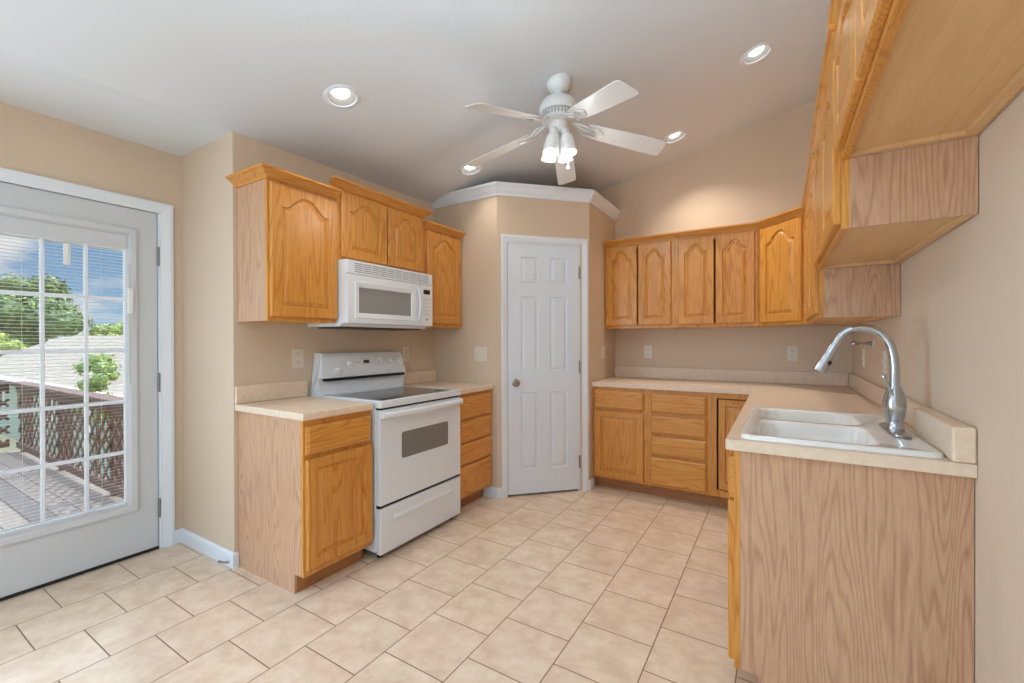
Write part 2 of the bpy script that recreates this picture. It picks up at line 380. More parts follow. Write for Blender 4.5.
# pantry closet walls (left return, diagonal, right return) and its flat top
PH_ = 2.50
o = MB().box((0, S, 0), (PA, S+.1, PH_)).build('wall_pantry_left', M['wall']); struct(o, 'narrow beige return wall with the light switch, left of the pantry door', 'wall')
o = MB().box((PB-.1, S+PD, 0), (PB, YB, PH_)).build('wall_pantry_right', M['wall']); struct(o, 'narrow beige return wall right of the pantry door', 'wall')
DL = PD*math.sqrt(2)
pan = bpy.data.objects.new('wall_pantry_diagonal', None); COL.objects.link(pan); pan.location = (PA, S, 0); pan.rotation_euler = (0, 0, pi/4)
struct(pan, 'beige diagonal corner wall around the white pantry door', 'wall')
b = MB(); b.box((0, 0, 0), (.075, .1, PH_)); b.box((.712, 0, 0), (DL, .1, PH_)); b.box((.075, 0, 2.075), (.712, .1, PH_))
b.build('wall_panel', M['wall'], pan)
o = MB().prism([(0.0, S+.005), (PA, S+.005), (PB-.003, S+PD), (PB-.003, YB), (0.0, YB)], PH_-.06, PH_+.0, 'z').build('wall_pantry_top', M['wall']); struct(o, 'flat shelf on top of the corner pantry', 'shelf')

# crown molding round the pantry top
def sweep(path, prof, mb=None, mi=0):
    """path: xy points, outward = right-hand side of travel; prof: (out, z)"""
    mb = mb or MB(); L = []
    for i, p in enumerate(path):
        p = Vector(p); ds = []
        if i > 0: ds.append((p-Vector(path[i-1])).normalized())
        if i < len(path)-1: ds.append((Vector(path[i+1])-p).normalized())
        ns = [Vector((d.y, -d.x)) for d in ds]
        m = sum(ns, Vector((0, 0))).normalized(); k = 1/max(.2, m.dot(ns[0]))
        L.append([(p.x+m.x*o_*k, p.y+m.y*o_*k, z) for o_, z in prof])
    return mb.loops(L, True, True, mi)
o = sweep([(0.002, S), (PA, S), (PB, S+PD), (PB, YB-.002)], [(0, 2.435), (.010, 2.435), (.014, 2.452), (.030, 2.470), (.046, 2.498), (.052, 2.506), (.056, 2.508), (.056, 2.528), (0, 2.528)]).build('trim_1', M['white'])
struct(o, 'white crown molding around the top of the corner pantry', 'molding')

# baseboards
BH = .083
def baseb(name, segs, label):
    mb = MB()
    for path in segs: sweep(path, [(0, 0), (.013, 0), (.013, BH-.012), (.007, BH-.002), (0, BH)], mb)
    struct(mb.build(name, M['white']), label, 'baseboard')
baseb('baseboard_left', [[(XD+.002, -.0205), (0, -.0205), (0.0, -.003)], [(XD, -.0715), (XD, -.022)], [(XD, PY1+.07), (XD, DY0-.074)]], 'white baseboard at the foot of the short pale wall beside the glass door')
r2 = 1/math.sqrt(2)
baseb('baseboard_pantry_left', [[(.54, S), (PA, S), (PA+.033*r2, S+.033*r2)]], 'short white baseboard between the left drawers and the pantry door')
baseb('baseboard_pantry_right', [[(PB-.017*r2, S+PD-.017*r2), (PB, S+PD), (PB, YB-.612)]], 'short white baseboard between the pantry door and the far cabinets')

# ------------------------------------------------------------------ pantry door
d1 = ssurf('door_1', 'white six-panel pantry door in the diagonal corner wall', 'door', (PA, S, 0), pi/4)
def panel_door_mesh(x0, z0, x1, z1, panels, y=-.004, t=.035):
    xs = sorted({x0, x1, *[p[0] for p in panels], *[p[2] for p in panels]}); zs = sorted({z0, z1, *[p[1] for p in panels], *[p[3] for p in panels]})
    mb = MB()
    for i in range(len(xs)-1):
        for j in range(len(zs)-1):
            cx, cz_ = (xs[i]+xs[i+1])/2, (zs[j]+zs[j+1])/2
            if any(p[0] < cx < p[2] and p[1] < cz_ < p[3] for p in panels): continue
            mb.add([(xs[i], y, zs[j]), (xs[i+1], y, zs[j]), (xs[i+1], y, zs[j+1]), (xs[i], y, zs[j+1])], [(0, 1, 2, 3)])
    for a, b_, c, d in panels:
        R = lambda e, yy: [(a+e, yy, b_+e), (c-e, yy, b_+e), (c-e, yy, d-e), (a+e, yy, d-e)]
        mb.loops([R(0, y), R(.006, y+.009), R(.014, y+.009), R(.034, y+.002)], False, True)
    mb.add([(x0, y, z0), (x1, y, z0), (x1, y, z1), (x0, y, z1), (x0, y+t, z0), (x1, y+t, z0), (x1, y+t, z1), (x0, y+t, z1)], [(0, 1, 5, 4), (1, 2, 6, 5), (2, 3, 7, 6), (3, 0, 4, 7), (4, 5, 6, 7)])
    return mb
pans = [(a, b_, c, d) for a, c in ((.198, .346), (.447, .598)) for b_, d in ((.215, .848), (1.022, 1.630), (1.740, 1.950))]
panel_door_mesh(.0885, .018, .699, 2.058, pans).build('door_slab', M['door_white'], d1)
mb = MB(); mb.lathe([(.031, 0), (.031, .004), (.026, .008), (.012, .011), (.010, .030), (.018, .036), (.027, .046), (.028, .056), (.022, .066), (.0, .069)], (.148, -.004, .928), axis=(0, -1, 0), cap=False)
mb.build('door_knob', M['nickel'], d1, smooth=True)
for z in (.25, 1.045, 1.838):
    h = MB(); h.box((.6995, -.006, z-.05), (.709, -.001, z+.05)); h.lathe([(.006, -.052), (.006, .052)], (.7055, -.008, z), n=10)
    h.build('hinge', M['steel'], d1)
# casing
mb = MB()
pr = lambda L: L
def casing(mb, x0, x1, zt_, w, th=.016, y=0):
    o_, i_ = (x0, x1, zt_), (x0+w, x1-w, zt_-w)
    prof = [(0, 0), (0, -th), (w*.25, -th*1.1), (w*.8, -th*.65), (w, -th*.5), (w, 0)]
    path = lambda e: [(x0+e, 0), (x0+e, zt_-e), (x1-e, zt_-e), (x1-e, 0)]
    L = [[(p[0], y+yy, p[1]) for p in path(e)] for e, yy in prof]
    # transpose: stations along the path, profile across
    st = [[L[k][i] for k in range(len(prof))] for i in range(4)]
    mb.loops(st, True, True)
casing(mb, .033, .7785, 2.122, .048)
mb.box((.0755, 0, 0), (.0862, .1, 2.074)); mb.box((.7012, 0, 0), (.7118, .1, 2.074)); mb.box((.0862, 0, 2.0605), (.7012, .1, 2.074))
mb.box((.0862, .032, 0), (.7012, .045, .016), 1)
o = mb.build('trim_2', [M['white'], M['black']]); o.location = (PA, S, 0); o.rotation_euler = (0, 0, pi/4)
struct(o, 'white casing around the pantry door', 'door casing')

# ------------------------------------------------------------------ exterior glass door
# local frame: rot +90 deg, local x = world +Y, local -y = world +X (into the room)
d2 = ssurf('door_2', 'white glazed exterior door with a fifteen-pane grille and blinds, on the left', 'door', (XD, 0, 0), pi/2)
gx0, gx1, gz0, gz1 = -.800, -.297, .326, 1.805
yS = .010                                             # slab face slightly behind the wall plane
mb = MB()
for a, b_ in (((DY0, gz0-.03), None),): pass
for x0, z0, x1, z1 in ((DY0+.004, .016, gx0-.03, DH-.004), (gx1+.03, .016, DY1-.004, DH-.004), (gx0-.03, .016, gx1+.03, gz0-.03), (gx0-.03, gz1+.03, gx1+.03, DH-.004)):
    mb.box((x0, yS, z0), (x1, yS+.044, z1))
mb.build('door_slab', M['door_grey'], d2)
def rframe(mb, x0, z0, x1, z1, prof, mi=0):
    L = [[(x0+e, y, z0+e), (x1-e, y, z0+e), (x1-e, y, z1-e), (x0+e, y, z1-e)] for e, y in prof]
    n = len(L)
    b0 = len(mb.v)
    for l in L: mb.v += l
    for k in range(n):
        for i in range(4):
            a, c = b0+k*4, b0+((k+1) % n)*4
            mb.f.append([a+i, a+(i+1) % 4, c+(i+1) % 4, c+i]); mb.mi.append(mi)
mb = MB(); rframe(mb, gx0-.056, gz0-.064, gx1+.056, gz1+.128, [(0, yS), (0.003, yS-.012), (.012, yS-.016), (.035, yS-.014), (.054, yS-.004), (.056, yS+.02), (.03, yS+.02)])
lf = mb
mb.box((gx0-.002, yS-.014, gz1-.001), (gx1+.002, yS+.02, gz1+.075))
mb.box((gx0-.002, yS-.012, gz0-.012), (gx1+.002, yS+.02, gz0+.001))
mb.build('lite_frame', M['door_grey'], d2)
mb = MB(); w3 = (gx1-gx0)/3; h5 = (gz1-gz0)/5
for k in (1, 2): mb.prism([(gx0+w3*k-.010, yS+.012), (gx0+w3*k-.006, yS+.002), (gx0+w3*k+.006, yS+.002), (gx0+w3*k+.010, yS+.012)], gz0, gz1, 'z')
for k in (1, 2, 3, 4): mb.prism([(yS+.0117, gz0+h5*k-.0104), (yS+.0015, gz0+h5*k-.0064), (yS+.0015, gz0+h5*k+.0064), (yS+.0117, gz0+h5*k+.0104)], gx0, gx1, 'x')
rframe(mb, gx0-.004, gz0-.004, gx1+.004, gz1+.004, [(0, yS-.002), (.009, yS-.001), (.012, yS+.012), (0, yS+.012)])
mb.build('grille', M['white'], d2)
MB().box((gx0, yS+.013, gz0), (gx1, yS+.016, gz1)).build('glass_pane', M['glass'], d2)
mb = MB(); z = gz0+.012
while z < gz1-.02:
    a = .10
    mb.add([(gx0+.004, yS+.0235, z+.0010), (gx1-.004, yS+.0235, z+.0010), (gx1-.004, yS+.0345, z-.0010), (gx0+.004, yS+.0345, z-.0010)], [(0, 1, 2, 3)])
    mb.add([(gx0+.004, yS+.0235, z+.0006), (gx1-.004, yS+.0235, z+.0006), (gx1-.004, yS+.0345, z-.0014), (gx0+.004, yS+.0345, z-.0014)], [(3, 2, 1, 0)])
    z += .0185
for x in (gx0+.10, gx1-.10): mb.tube([(x, yS+.029, gz0), (x, yS+.029, gz1)], .0007, 5)
mb.box((gx0+.002, yS+.021, gz1-.014), (gx1-.002, yS+.037, gz1+.004)); mb.box((gx0+.004, yS+.023, gz0+.001), (gx1-.004, yS+.035, gz0+.009))
mb.build('blind', M['plastic'], d2)
mb = MB(); mb.box((-.553, yS+.004, gz1-.128), (-.525, yS+.0125, gz1-.012)); mb.box((-.545, yS-.001, gz1-.085), (-.533, yS+.006, gz1-.03))
mb.build('tilt_slider', M['plastic'], d2, bevel=.003)
mb = MB(); mb.box((gx1+.008, yS-.015, 1.02), (gx1+.020, yS-.0045, 1.72), 1); mb.box((gx1+.004, yS-.032, 1.43), (gx1+.026, yS-.012, 1.575))
mb.build('lift_slider', [M['plastic'], M['grey_light']], d2, bevel=.002)
for z in (.25, 1.016, 1.786):
    h = MB(); h.box((DY1-.004, yS-.003, z-.055), (DY1+.010, yS, z+.055)); h.lathe([(.007, -.057), (.007, .057)], (DY1+.001, yS-.008, z), n=10)
    h.build('hinge', M['steel'], d2)
MB().box((DY0+.002, yS-.006, .0), (DY1-.002, yS+.044, .017)).build('door_sweep', M['rubber'], d2)
mb = MB()
casing(mb, DY0-.072, DY1+.072, DH+.060, .062, .018)
jx = DY1+.0005
mb.box((DY1+.0005, 0, 0), (DY1+.0115, .12, DH+.0005)); mb.box((DY0-.0115, 0, 0), (DY0-.0005, .12, DH+.0005)); mb.box((DY0-.0115, 0, DH+.0005), (DY1+.0115, .12, DH+.0115))
o = mb.build('trim_3', M['white']); o.location = (XD, 0, 0); o.rotation_euler = (0, 0, pi/2)
struct(o, 'white casing around the glazed exterior door', 'door casing')
# window frames behind the photographer
def winframe(name, x0, z0, x1, z1, loc, rz):
    mb = MB(); rframe(mb, x0, z0, x1, z1, [(-.06, -.015), (0, -.018), (.045, .03), (.045, .06), (0, .06), (-.06, 0)])
    mb.box(((x0+x1)/2-.02, .03, z0), ((x0+x1)/2+.02, .05, z1))
    o = mb.build(name, M['white']); o.location = loc; o.rotation_euler = (0, 0, rz); struct(o)
winframe('window_1', RW[0], RW[2], RW[1], RW[3], (2.6, YF, 0), pi)
winframe('window_2', PY0, .0+.07, PY1, PH, (XD, 0, 0), pi/2)
winframe('window_3', -wy1, wz0, -wy0, wz1, (XR, 0, 0), -pi/2)
bpy.data.objects['window_1'].location.x = RW[0]+RW[1]

# ------------------------------------------------------------------ cabinet parts (local frame: x = width, front at y=0 facing -y, back at +depth)
def door_mesh(x0, z0, x1, z1, arch=0.0, t=.02, y=0.0, st=.052, rb=.052, rt_=.048):
    w, h = x1-x0, z1-z0; cx = (x0+x1)/2; NA = 22 if arch else 1
    def inner(d, yy):
        a = w/2-st-d; zb = z0+rb+d; zs = z1-rt_-arch-d
        P = [(cx-a, yy, zb), (cx+a, yy, zb), (cx+a, yy, zs)]
        for k in range(1, NA):
            tt = 1-2*k/NA; at_ = abs(tt); s_ = 1-.6*(at_/.56)**2 if at_ < .56 else .4*(max(0, .88-at_)/.32)**2
            P.append((cx+a*tt, yy, zs+arch*s_))
        P.append((cx-a, yy, zs)); return P
    def outer(e, yy):
        P = [(x0+e, yy, z0+e), (x1-e, yy, z0+e), (x1-e, yy, z1-e)]
        a = w/2-st
        for k in range(1, NA):
            tt = 1-2*k/NA; P.append((cx+(w/2-e)*tt, yy, z1-e))
        P.append((x0+e, yy, z1-e)); return P
    mb = MB()
    last = len(inner(0, 0))-1
    mif = lambda k, i: 0
    mb.loops([outer(0, y), outer(0, y-t+.006), outer(.005, y-t), inner(0, y-t), inner(.004, y-t+.010), inner(.012, y-t+.010), inner(.032, y-t+.002)], True, True, mif=mif)
    return mb
def drawer_mesh(x0, z0, x1, z1, t=.02, y=0.0):
    R = lambda e, yy: [(x0+e, yy, z0+e), (x1-e, yy, z0+e), (x1-e, yy, z1-e), (x0+e, yy, z1-e)]
    return MB().loops([R(0, y), R(0, y-t+.008), R(.004, y-t+.006), R(.014, y-t), ], True, True)
WOODS = lambda: [M['oak'], M['oak_h']]
GAP = -.0008
def add_door(root, x0, z0, x1, z1, arch=0.0, **k): return door_mesh(x0, z0, x1, z1, arch, y=GAP, **k).build('door', WOODS(), root)
def add_drawer(root, x0, z0, x1, z1): return drawer_mesh(x0, z0, x1, z1, y=GAP).build('drawer', M['oak_h'], root)
CROWN = [(0, 0), (.006, .001), (.009, .010), (.012, .012), (.034, .034), (.040, .036), (.044, .040), (.044, .050), (0, .050)]
def crown(root, path, z, k=1.0, kz=1.0, ret=False):
    """path travels with outward side on the right hand"""
    return sweep(path, [(o_*k, z+h*kz) for o_, h in CROWN]).build('crown_molding', M['oak_h'], root)
def upper(root, w, d, z0, z1, side_l=True, side_r=True, veneer=''):
    """wall cabinet box with face frame, recessed bottom"""
    fr = MB(); fs = .038
    fr.box((0, 0, z0), (fs, .019, z1)); fr.box((w-fs, 0, z0), (w, .019, z1)); fr.box((fs, 0, z0), (w-fs, .019, z0+.04)); fr.box((fs, 0, z1-.05), (w-fs, .019, z1))
    fr.build('face_frame', M['oak'], root)
    box = MB(); box.box((0, .0192, z0), (.012, d, z1)); box.box((w-.012, .0192, z0), (w, d, z1)); box.box((.012, .0192, z1-.015), (w-.012, d, z1)); box.box((.012, d-.006, z0), (w-.012, d, z1-.015))
    box.build('carcass', M['veneer'], root)
    bt = MB(); bt.box((.0125, .0195, z0+.014), (w-.0125, d-.0065, z0+.024)); bt.box((.0125, d-.030, z0+.001), (w-.0125, d-.0065, z0+.0138)); bt.box((.0125, .0195, z0+.001), (.026, d-.0305, z0+.0138)); bt.box((w-.026, .0195, z0+.001), (w-.0125, d-.0305, z0+.0138))
    bt.build('bottom_panel', M['maple'], root)
def base_box(root, w, d=.61, end_l=False, end_r=False, hollow=False):
    fr = MB(); fr.box((0, 0, .10), (.036, .019, .875)); fr.box((w-.036, 0, .10), (w, .019, .875)); fr.box((.036, 0, .10), (w-.036, .019, .135)); fr.box((.036, 0, .835), (w-.036, .019, .875)); fr.box((.036, .002, .135), (w-.036, .018, .835))
    fr.build('face_frame', M['oak'], root)
    xl, xr_ = (.0135 if end_l else 0), (w-.0135 if end_r else w)
    if hollow:
        cb = MB(); cb.box((xl, .0195, .10), (xr_, d, .118)); cb.box((xl, d-.008, .118), (xr_, d, .875)); cb.box((xl, .0195, .118), (xl+.016, d-.008, .875)); cb.box((xr_-.016, .0195, .118), (xr_, d-.008, .875)); cb.build('carcass', M['maple'], root)
    else: MB().box((xl, .0195, .10), (xr_, d, .875)).build('carcass', M['maple'], root)
    MB().box((xl, .075, 0), (xr_, .09, .0995)).build('toe_kick', M['toe'], root)
    for flag, a, b_ in ((end_l, 0, .013), (end_r, w-.013, w)):
        if flag: MB().prism([(.0195, .10), (.075, .10), (.075, 0), (d, 0), (d, .875), (.0195, .875)], a, b_, 'x').build('end_panel', M['veneer'], root)

# ------------------------------------------------------------------ left run (local x = +Y, front faces +X): root at x = .61
RL = pi/2
W1, R1, w3 = .418, 1.182, S-1.182
c = thing('base_cabinet', 'oak base cabinet with one drawer over one door, left of the white range', 'cabinet', (.61, 0, 0), RL)
base_box(c, W1, .608, end_l=True)
add_drawer(c, .010, .702, W1-.010, .845); add_door(c, .010, .132, W1-.003, .680)
c = thing('drawer_cabinet', 'oak base cabinet of four drawers between range and pantry', 'cabinet', (.61, R1+.002, 0), RL)
base_box(c, w3-.004, .608)
for z0, z1 in ((.690, .855), (.517, .676), (.352, .505), (.118, .340)): add_drawer(c, .024, z0, w3-.026, z1)
UD = .303
c = thing('wall_cabinet', 'oak wall cabinet with one arched door and a pale side, left of the microwave', 'cabinet', (UD+.002, 0, 0), RL)
upper(c, W1, UD, 1.375, 2.135); add_door(c, .010, 1.398, W1-.002, 2.111, .075, st=.060, rb=.055, rt_=.045)
crown(c, [(-.0, UD), (-.0, 0), (W1, 0)], 2.125, 1.35)
c = thing('wall_cabinet', 'raised oak wall cabinet with two small arched doors, above the microwave', 'cabinet', (UD+.002, W1+.002, 0), RL)
upper(c, R1-W1-.004, UD, 1.762, 2.205)
add_door(c, .026, 1.784, .388, 2.184, .062, st=.058, rb=.05, rt_=.045); add_door(c, .399, 1.784, .734, 2.184, .062, st=.058, rb=.05, rt_=.045)
crown(c, [(-.045, 0), (R1-W1-.004, 0), (R1-W1-.004, .05)], 2.198, 1.2)
c = thing('wall_cabinet', 'oak wall cabinet with one arched door, right of the microwave against the pantry wall', 'cabinet', (UD+.002, R1+.002, 0), RL)
upper(c, w3-.004, UD, 1.375, 2.135); add_door(c, .026, 1.402, .434, 2.114, .072, st=.060, rb=.055, rt_=.045)
crown(c, [(0, 0), (w3-.022, 0), (w3-.022, .06)], 2.125, 1.2)

def counter_piece(name, label, poly, holes, splashes, loc, group='laminate countertops'):
    c = thing(name, label, 'countertop', loc)
    L = lambda P: [(p[0]-loc[0], p[1]-loc[1]) for p in P]
    plate(L(poly), [L(h) for h in holes], .8765-loc[2], .914-loc[2], 'worktop', M['counter'], c, bevel=.006)
    for a, b_ in splashes:
        MB().box((a[0]-loc[0], a[1]-loc[1], a[2]-loc[2]), (b_[0]-loc[0], b_[1]-loc[1], b_[2]-loc[2])).build('backsplash', M['counter'], c, bevel=.005)
    return c
counter_piece('countertop', 'short beige laminate countertop left of the range', [(.001, -.018), (.637, -.018), (.637, W1), (.001, W1)], [], [((.001, -.018, .9145), (.022, W1, 1.016))], (.001, -.018, .8765))
counter_piece('countertop', 'short beige laminate countertop between range and pantry', [(.001, R1+.002), (.637, R1+.002), (.637, S-.001), (.001, S-.001)], [], [((.001, R1+.002, .9145), (.022, S-.001, 1.016))], (.001, R1+.002, .8765))

# ------------------------------------------------------------------ range (local: x width .76, front -y; y=0 at x_world=.66)
rg = thing('range', 'white freestanding electric range with black glass cooktop', 'range', (.66, W1+.020, 0), RL)
RWd = R1-W1-.022
mb = MB(); mb.box((0, .035, .045), (RWd, .655, .878)); mb.build('body', M['enamel'], rg, bevel=.003)
for x in (.05, RWd-.05):
    for y in (.06, .60): MB().lathe([(.018, 0), (.018, .01), (.010, .012), (.010, .046)], (x, y, 0), n=12).build('leveling_foot', M['black'], rg)
# storage drawer with embossed ridge
mb = MB(); mb.box((.002, 0, .035), (RWd-.002, .034, .300)); mb.build('storage_drawer', M['enamel'], rg, bevel=.006, seg=3)
mb = MB()
mb.prism([(0.002, .208), (-.010, .214), (-.010, .230), (.002, .246)], .10, RWd-.10, 'x'); mb.build('drawer_pull', M['enamel'], rg, bevel=.003)
mb = MB(); mb.box((.004, .012, .301), (RWd-.004, .036, .316)); mb.build('gap_seal', M['black'], rg)
od = MB(); wx0, wx1, wz0_, wz1_ = .172, .608, .556, .715
od_ = plate(rrect(.002, .317, RWd-.002, .868, .008, 4), [rrect(wx0, wz0_, wx1, wz1_, .016, 5)], 0, .033, 'oven_door', M['enamel'], rg, bevel=.004)
od_.rotation_euler = (pi/2, 0, 0); od_.location = (0, .033, 0)
mb = MB(); P = rrect(wx0+.001, wz0_+.001, wx1-.001, wz1_-.001, .016, 5); mb.prism(P, .004, .012, 'y'); mb.build('oven_window', M['oven_glass'], rg)
mb = MB(); n = 16; Ls = []
for k in range(n+1):
    tt = k/n; x = .012+tt*(RWd-.024); bow = -.020-.016*(sin(pi*tt)**.35 if 0 < tt < 1 else 0)
    Ls.append([(x, bow+.013*cos(a), .840-.004*sin(pi*tt)+.019*sin(a)) for a in [2*pi*i/12 for i in range(12)]])
mb.loops(Ls); mb.box((.010, -.03, .822), (.040, .001, .852)); mb.box((RWd-.040, -.03, .822), (RWd-.010, .001, .852))
mb.build('oven_handle', M['enamel'], rg, smooth=True)
mb = MB(); mb.box((.004, .012, .869), (RWd-.004, .036, .8795)); mb.build('vent_gap', M['black'], rg)
tp = plate(rrect(.0, -.008, RWd, .58, .012, 4), [rrect(.030, .018, RWd-.075+.02, .505, .012, 4)], .880, .922, 'cooktop_frame', M['enamel'], rg, bevel=.006)
MB().prism(rrect(.031, .019, RWd-.056, .504, .012, 4), .90, .9205).build('cooktop_glass', M['cooktop'], rg)
for x, y, r in ((.20, .14, .095), (.52, .14, .08), (.20, .38, .075), (.52, .38, .10)):
    mb = MB()
    for q in (1.0, .72):
        ring0, ring1 = circ(x, y, r*q, 40), circ(x, y, r*q-.003, 40)
        mb.loops([[(p[0], p[1], .9208) for p in ring0], [(p[0], p[1], .9208) for p in ring1]], False, False)
    mb.build('burner_ring', M['grey_print'], rg)
# backguard
def bg_prof(ins):
    return [(.655, .880), (.562, .880), (.562, 1.004), (.568, 1.008), (.568, 1.020), (.535, 1.026), (.540, 1.060), (.568, 1.165), (.580, 1.183), (.600, 1.190), (.655, 1.190)]
st = []
for x, top in ((0, -.0), (.010, 0), (RWd-.010, 0), (RWd, 0)):
    st.append([(x + (0.034*(z-1.02)/.17 if x < .1 else -.018*(z-1.02)/.17) * (1 if z > 1.02 else 0), y, z) for y, z in bg_prof(0)])
mb = MB().loops(st); mb.build('backguard', M['enamel'], rg, bevel=.004)
mb = MB(); mb.box((.035, .5345, 1.0075), (RWd-.02, .567, 1.0245)); mb.build('vent_slot', M['black'], rg)
ax = Vector((0, -(1.165-1.060), -(.568-.540))).normalized()   # outward normal of the control face
pt = lambda x, z: Vector((x, .540+(z-1.060)*(.028/.105), z))
for x, z in ((.125, 1.075), (.228, 1.112), (.490, 1.128), (.590, 1.124), (.680, 1.105)):
    mb = MB(); mb.lathe([(.030, .0), (.030, .004), (.024, .006), (.021, .026), (.018, .029), (.0, .0295)], pt(x, z), axis=ax, n=28, cap=False)
    k = MB()
    q = Vector((0, 0, 1)).rotation_difference(ax); cc = pt(x, z)
    vs_ = [cc+q @ Vector(p) for p in [(-.005, -.021, .027), (.005, -.021, .027), (.005, .021, .027), (-.005, .021, .027), (-.004, -.02, .036), (.004, -.02, .036), (.004, .02, .036), (-.004, .02, .036)]]
    mb.add(vs_, [(0, 3, 2, 1), (4, 5, 6, 7), (0, 1, 5, 4), (1, 2, 6, 5), (2, 3, 7, 6), (3, 0, 4, 7)])
    mb.build('knob', M['plastic'], rg, smooth=True)
def face_quad(mb, x0, x1, z0, z1, off=.0012, mi=0):
    a, b_, c_, d_ = pt(x0, z0), pt(x1, z0), pt(x1, z1), pt(x0, z1)
    V = [p+ax*off for p in (a, b_, c_, d_)]; V2 = [p-ax*.001 for p in (a, b_, c_, d_)]
    mb.add(V+V2, [(0, 1, 2, 3), (0, 4, 5, 1), (1, 5, 6, 2), (2, 6, 7, 3), (3, 7, 4, 0)], mi)
mb = MB(); face_quad(mb, .350, .400, 1.112, 1.134); mb.build('clock', M['green'], rg)
mb = MB()
for x in (.285, .298, .311): face_quad(mb, x, x+.009, 1.118, 1.123, .0008)
for x0, z in ((.335, 1.142), (.335, 1.104)):
    for k in range(6): face_quad(mb, x0+k*.014, x0+k*.014+.008, z, z+.003, .0008)
for dx, dz in ((-.045, .02), (-.050, .0), (-.045, -.02), (-.03, -.03), (-.03, .03)): face_quad(mb, .49+dx, .49+dx+.009, 1.128+dz, 1.132+dz, .0008)
for x in (.60,): face_quad(mb, .66, .70, 1.153, 1.156, .0008)
mb.build('marking', M['grey_print'], rg)

# ------------------------------------------------------------------ microwave
mw = thing('microwave', 'white over-the-range microwave hung under the raised cabinet', 'microwave', (.40, W1+.006, 0), RL)
MWd = .752
mb = MB(); mb.prism([(.02, 1.374), (.06, 1.374), (.075, 1.356), (.395, 1.356), (.395, 1.760), (.02, 1.760)], 0, MWd, 'x'); mb.build('body', M['enamel'], mw, bevel=.004)
mb = MB(); mb.box((.04, .09, 1.348), (MWd-.04, .34, 1.3562)); mb.build('grease_filter', M['filter'], mw)
mb = MB(); mb.box((.0, .0, 1.6755), (MWd, .0195, 1.758)); mb.build('vent_grille', M['enamel'], mw, bevel=.004)
mb = MB()
for j in range(5):
    for k in range(10):
        x = .055+k*.066; z = 1.688+j*.0125
        mb.box((x, -.0006, z), (x+.060, .004, z+.0055))
mb.build('vent_slots', M['grey_print'], mw)
dx1 = .615
mwd = plate(rrect(.002, 1.376, dx1, 1.673, .006, 4), [rrect(.085, 1.440, .535, 1.597, .006, 4)], 0, .021, 'door', M['enamel'], mw, bevel=.004)
mwd.rotation_euler = (pi/2, 0, 0); mwd.location = (0, .0195, 0)
MB().box((.0855, .006, 1.4405), (.5345, .014, 1.5965)).build('window', M['mw_glass'], mw)
mb = MB(); rframe(mb, .052, 1.405, .568, 1.634, [(0, -.0015), (.004, -.007), (.030, -.004), (.034, .002), (.0, .002)]); mb.build('window_frame', M['enamel'], mw)
mb = MB(); Ls = []
for k in range(15):
    tt = k/14; z = 1.405+tt*.245; Ls.append([(.592+.011*cos(a), -.003-.030*(sin(pi*tt)**.6 if 0 < tt < 1 else 0)+.008*sin(a), z) for a in [2*pi*i/12 for i in range(12)]])
mb.loops(Ls); mb.build('handle', M['enamel'], mw, smooth=True)
mb = MB(); mb.box((dx1+.004, -.0015, 1.376), (MWd, .0195, 1.673)); cp = mb.build('control_panel', M['enamel'], mw, bevel=.004)
mb = MB(); mb.box((.655, -.0035, 1.608), (.722, -.001, 1.640)); mb.build('display', M['display'], cp)
mb = MB()
for j in range(5):
    for k in range(3): mb.box((.652+k*.026, -.0028, 1.455+j*.027), (.672+k*.026, -.001, 1.470+j*.027))
mb.build('keypad', M['grey_light'], cp)
mb = MB(); mb.lathe([(.0095, 0), (.0095, .0012), (0, .0014)], (.690, -.0014, 1.425), axis=(0, -1, 0), n=20, cap=False); mb.build('emblem', M['grey_print'], cp)

# ------------------------------------------------------------------ far run (faces -Y): root at y = YB-.61
YBF = YB-.61
x0 = PB+.002; xs1, xs2, xs3 = 1.696, 2.172, 2.464
c = thing('base_cabinet', 'oak base cabinet with one drawer over one door, beside the pantry', 'cabinet', (x0, YBF, 0))
base_box(c, xs1-x0-.001, .608); add_drawer(c, .018, .695, 1.668-x0, .843); add_door(c, .018, .116, 1.668-x0, .676)
c = thing('drawer_cabinet', 'oak base cabinet of four drawers under the far counter', 'cabinet', (xs1, YBF, 0))
base_box(c, xs2-xs1-.001, .608)
for z0, z1 in ((.694, .842), (.526, .667), (.357, .505), (.116, .337)): add_drawer(c, 1.724-xs1, z0, 2.138-xs1, z1)
# corner cabinet: L-shaped body in the blind corner, recessed door
c = thing('corner_cabinet', 'oak corner base cabinet with a recessed narrow door, right of the drawers', 'cabinet', (xs2, YBF, 0))
fr = MB(); ww = xs3-xs2
fr.box((0, 0, .10), (.032, .019, .875)); fr.box((.032, 0, .10), (ww, .019, .147)); fr.box((.032, 0, .835), (ww, .019, .875))
fr.build('face_frame', M['oak'], c)
MB().box((0, .03, .10), (XR-xs2-.002, .608, .875)).build('carcass', M['maple'], c)
MB().box((.032, .0285, .147), (ww, .0298, .835)).build('door_recess', M['black'], c)
MB().box((0, .075, 0), (ww+.0, .09, .0995)).build('toe_kick', M['toe'], c)
door_mesh(.044, .152, ww-.006, .826, 0, y=.026, t=.02, st=.045).build('door', WOODS(), c)
MB().box((ww, -.28, .10), (ww+.019, .0285, .875)).build('corner_stile', M['oak'], c)
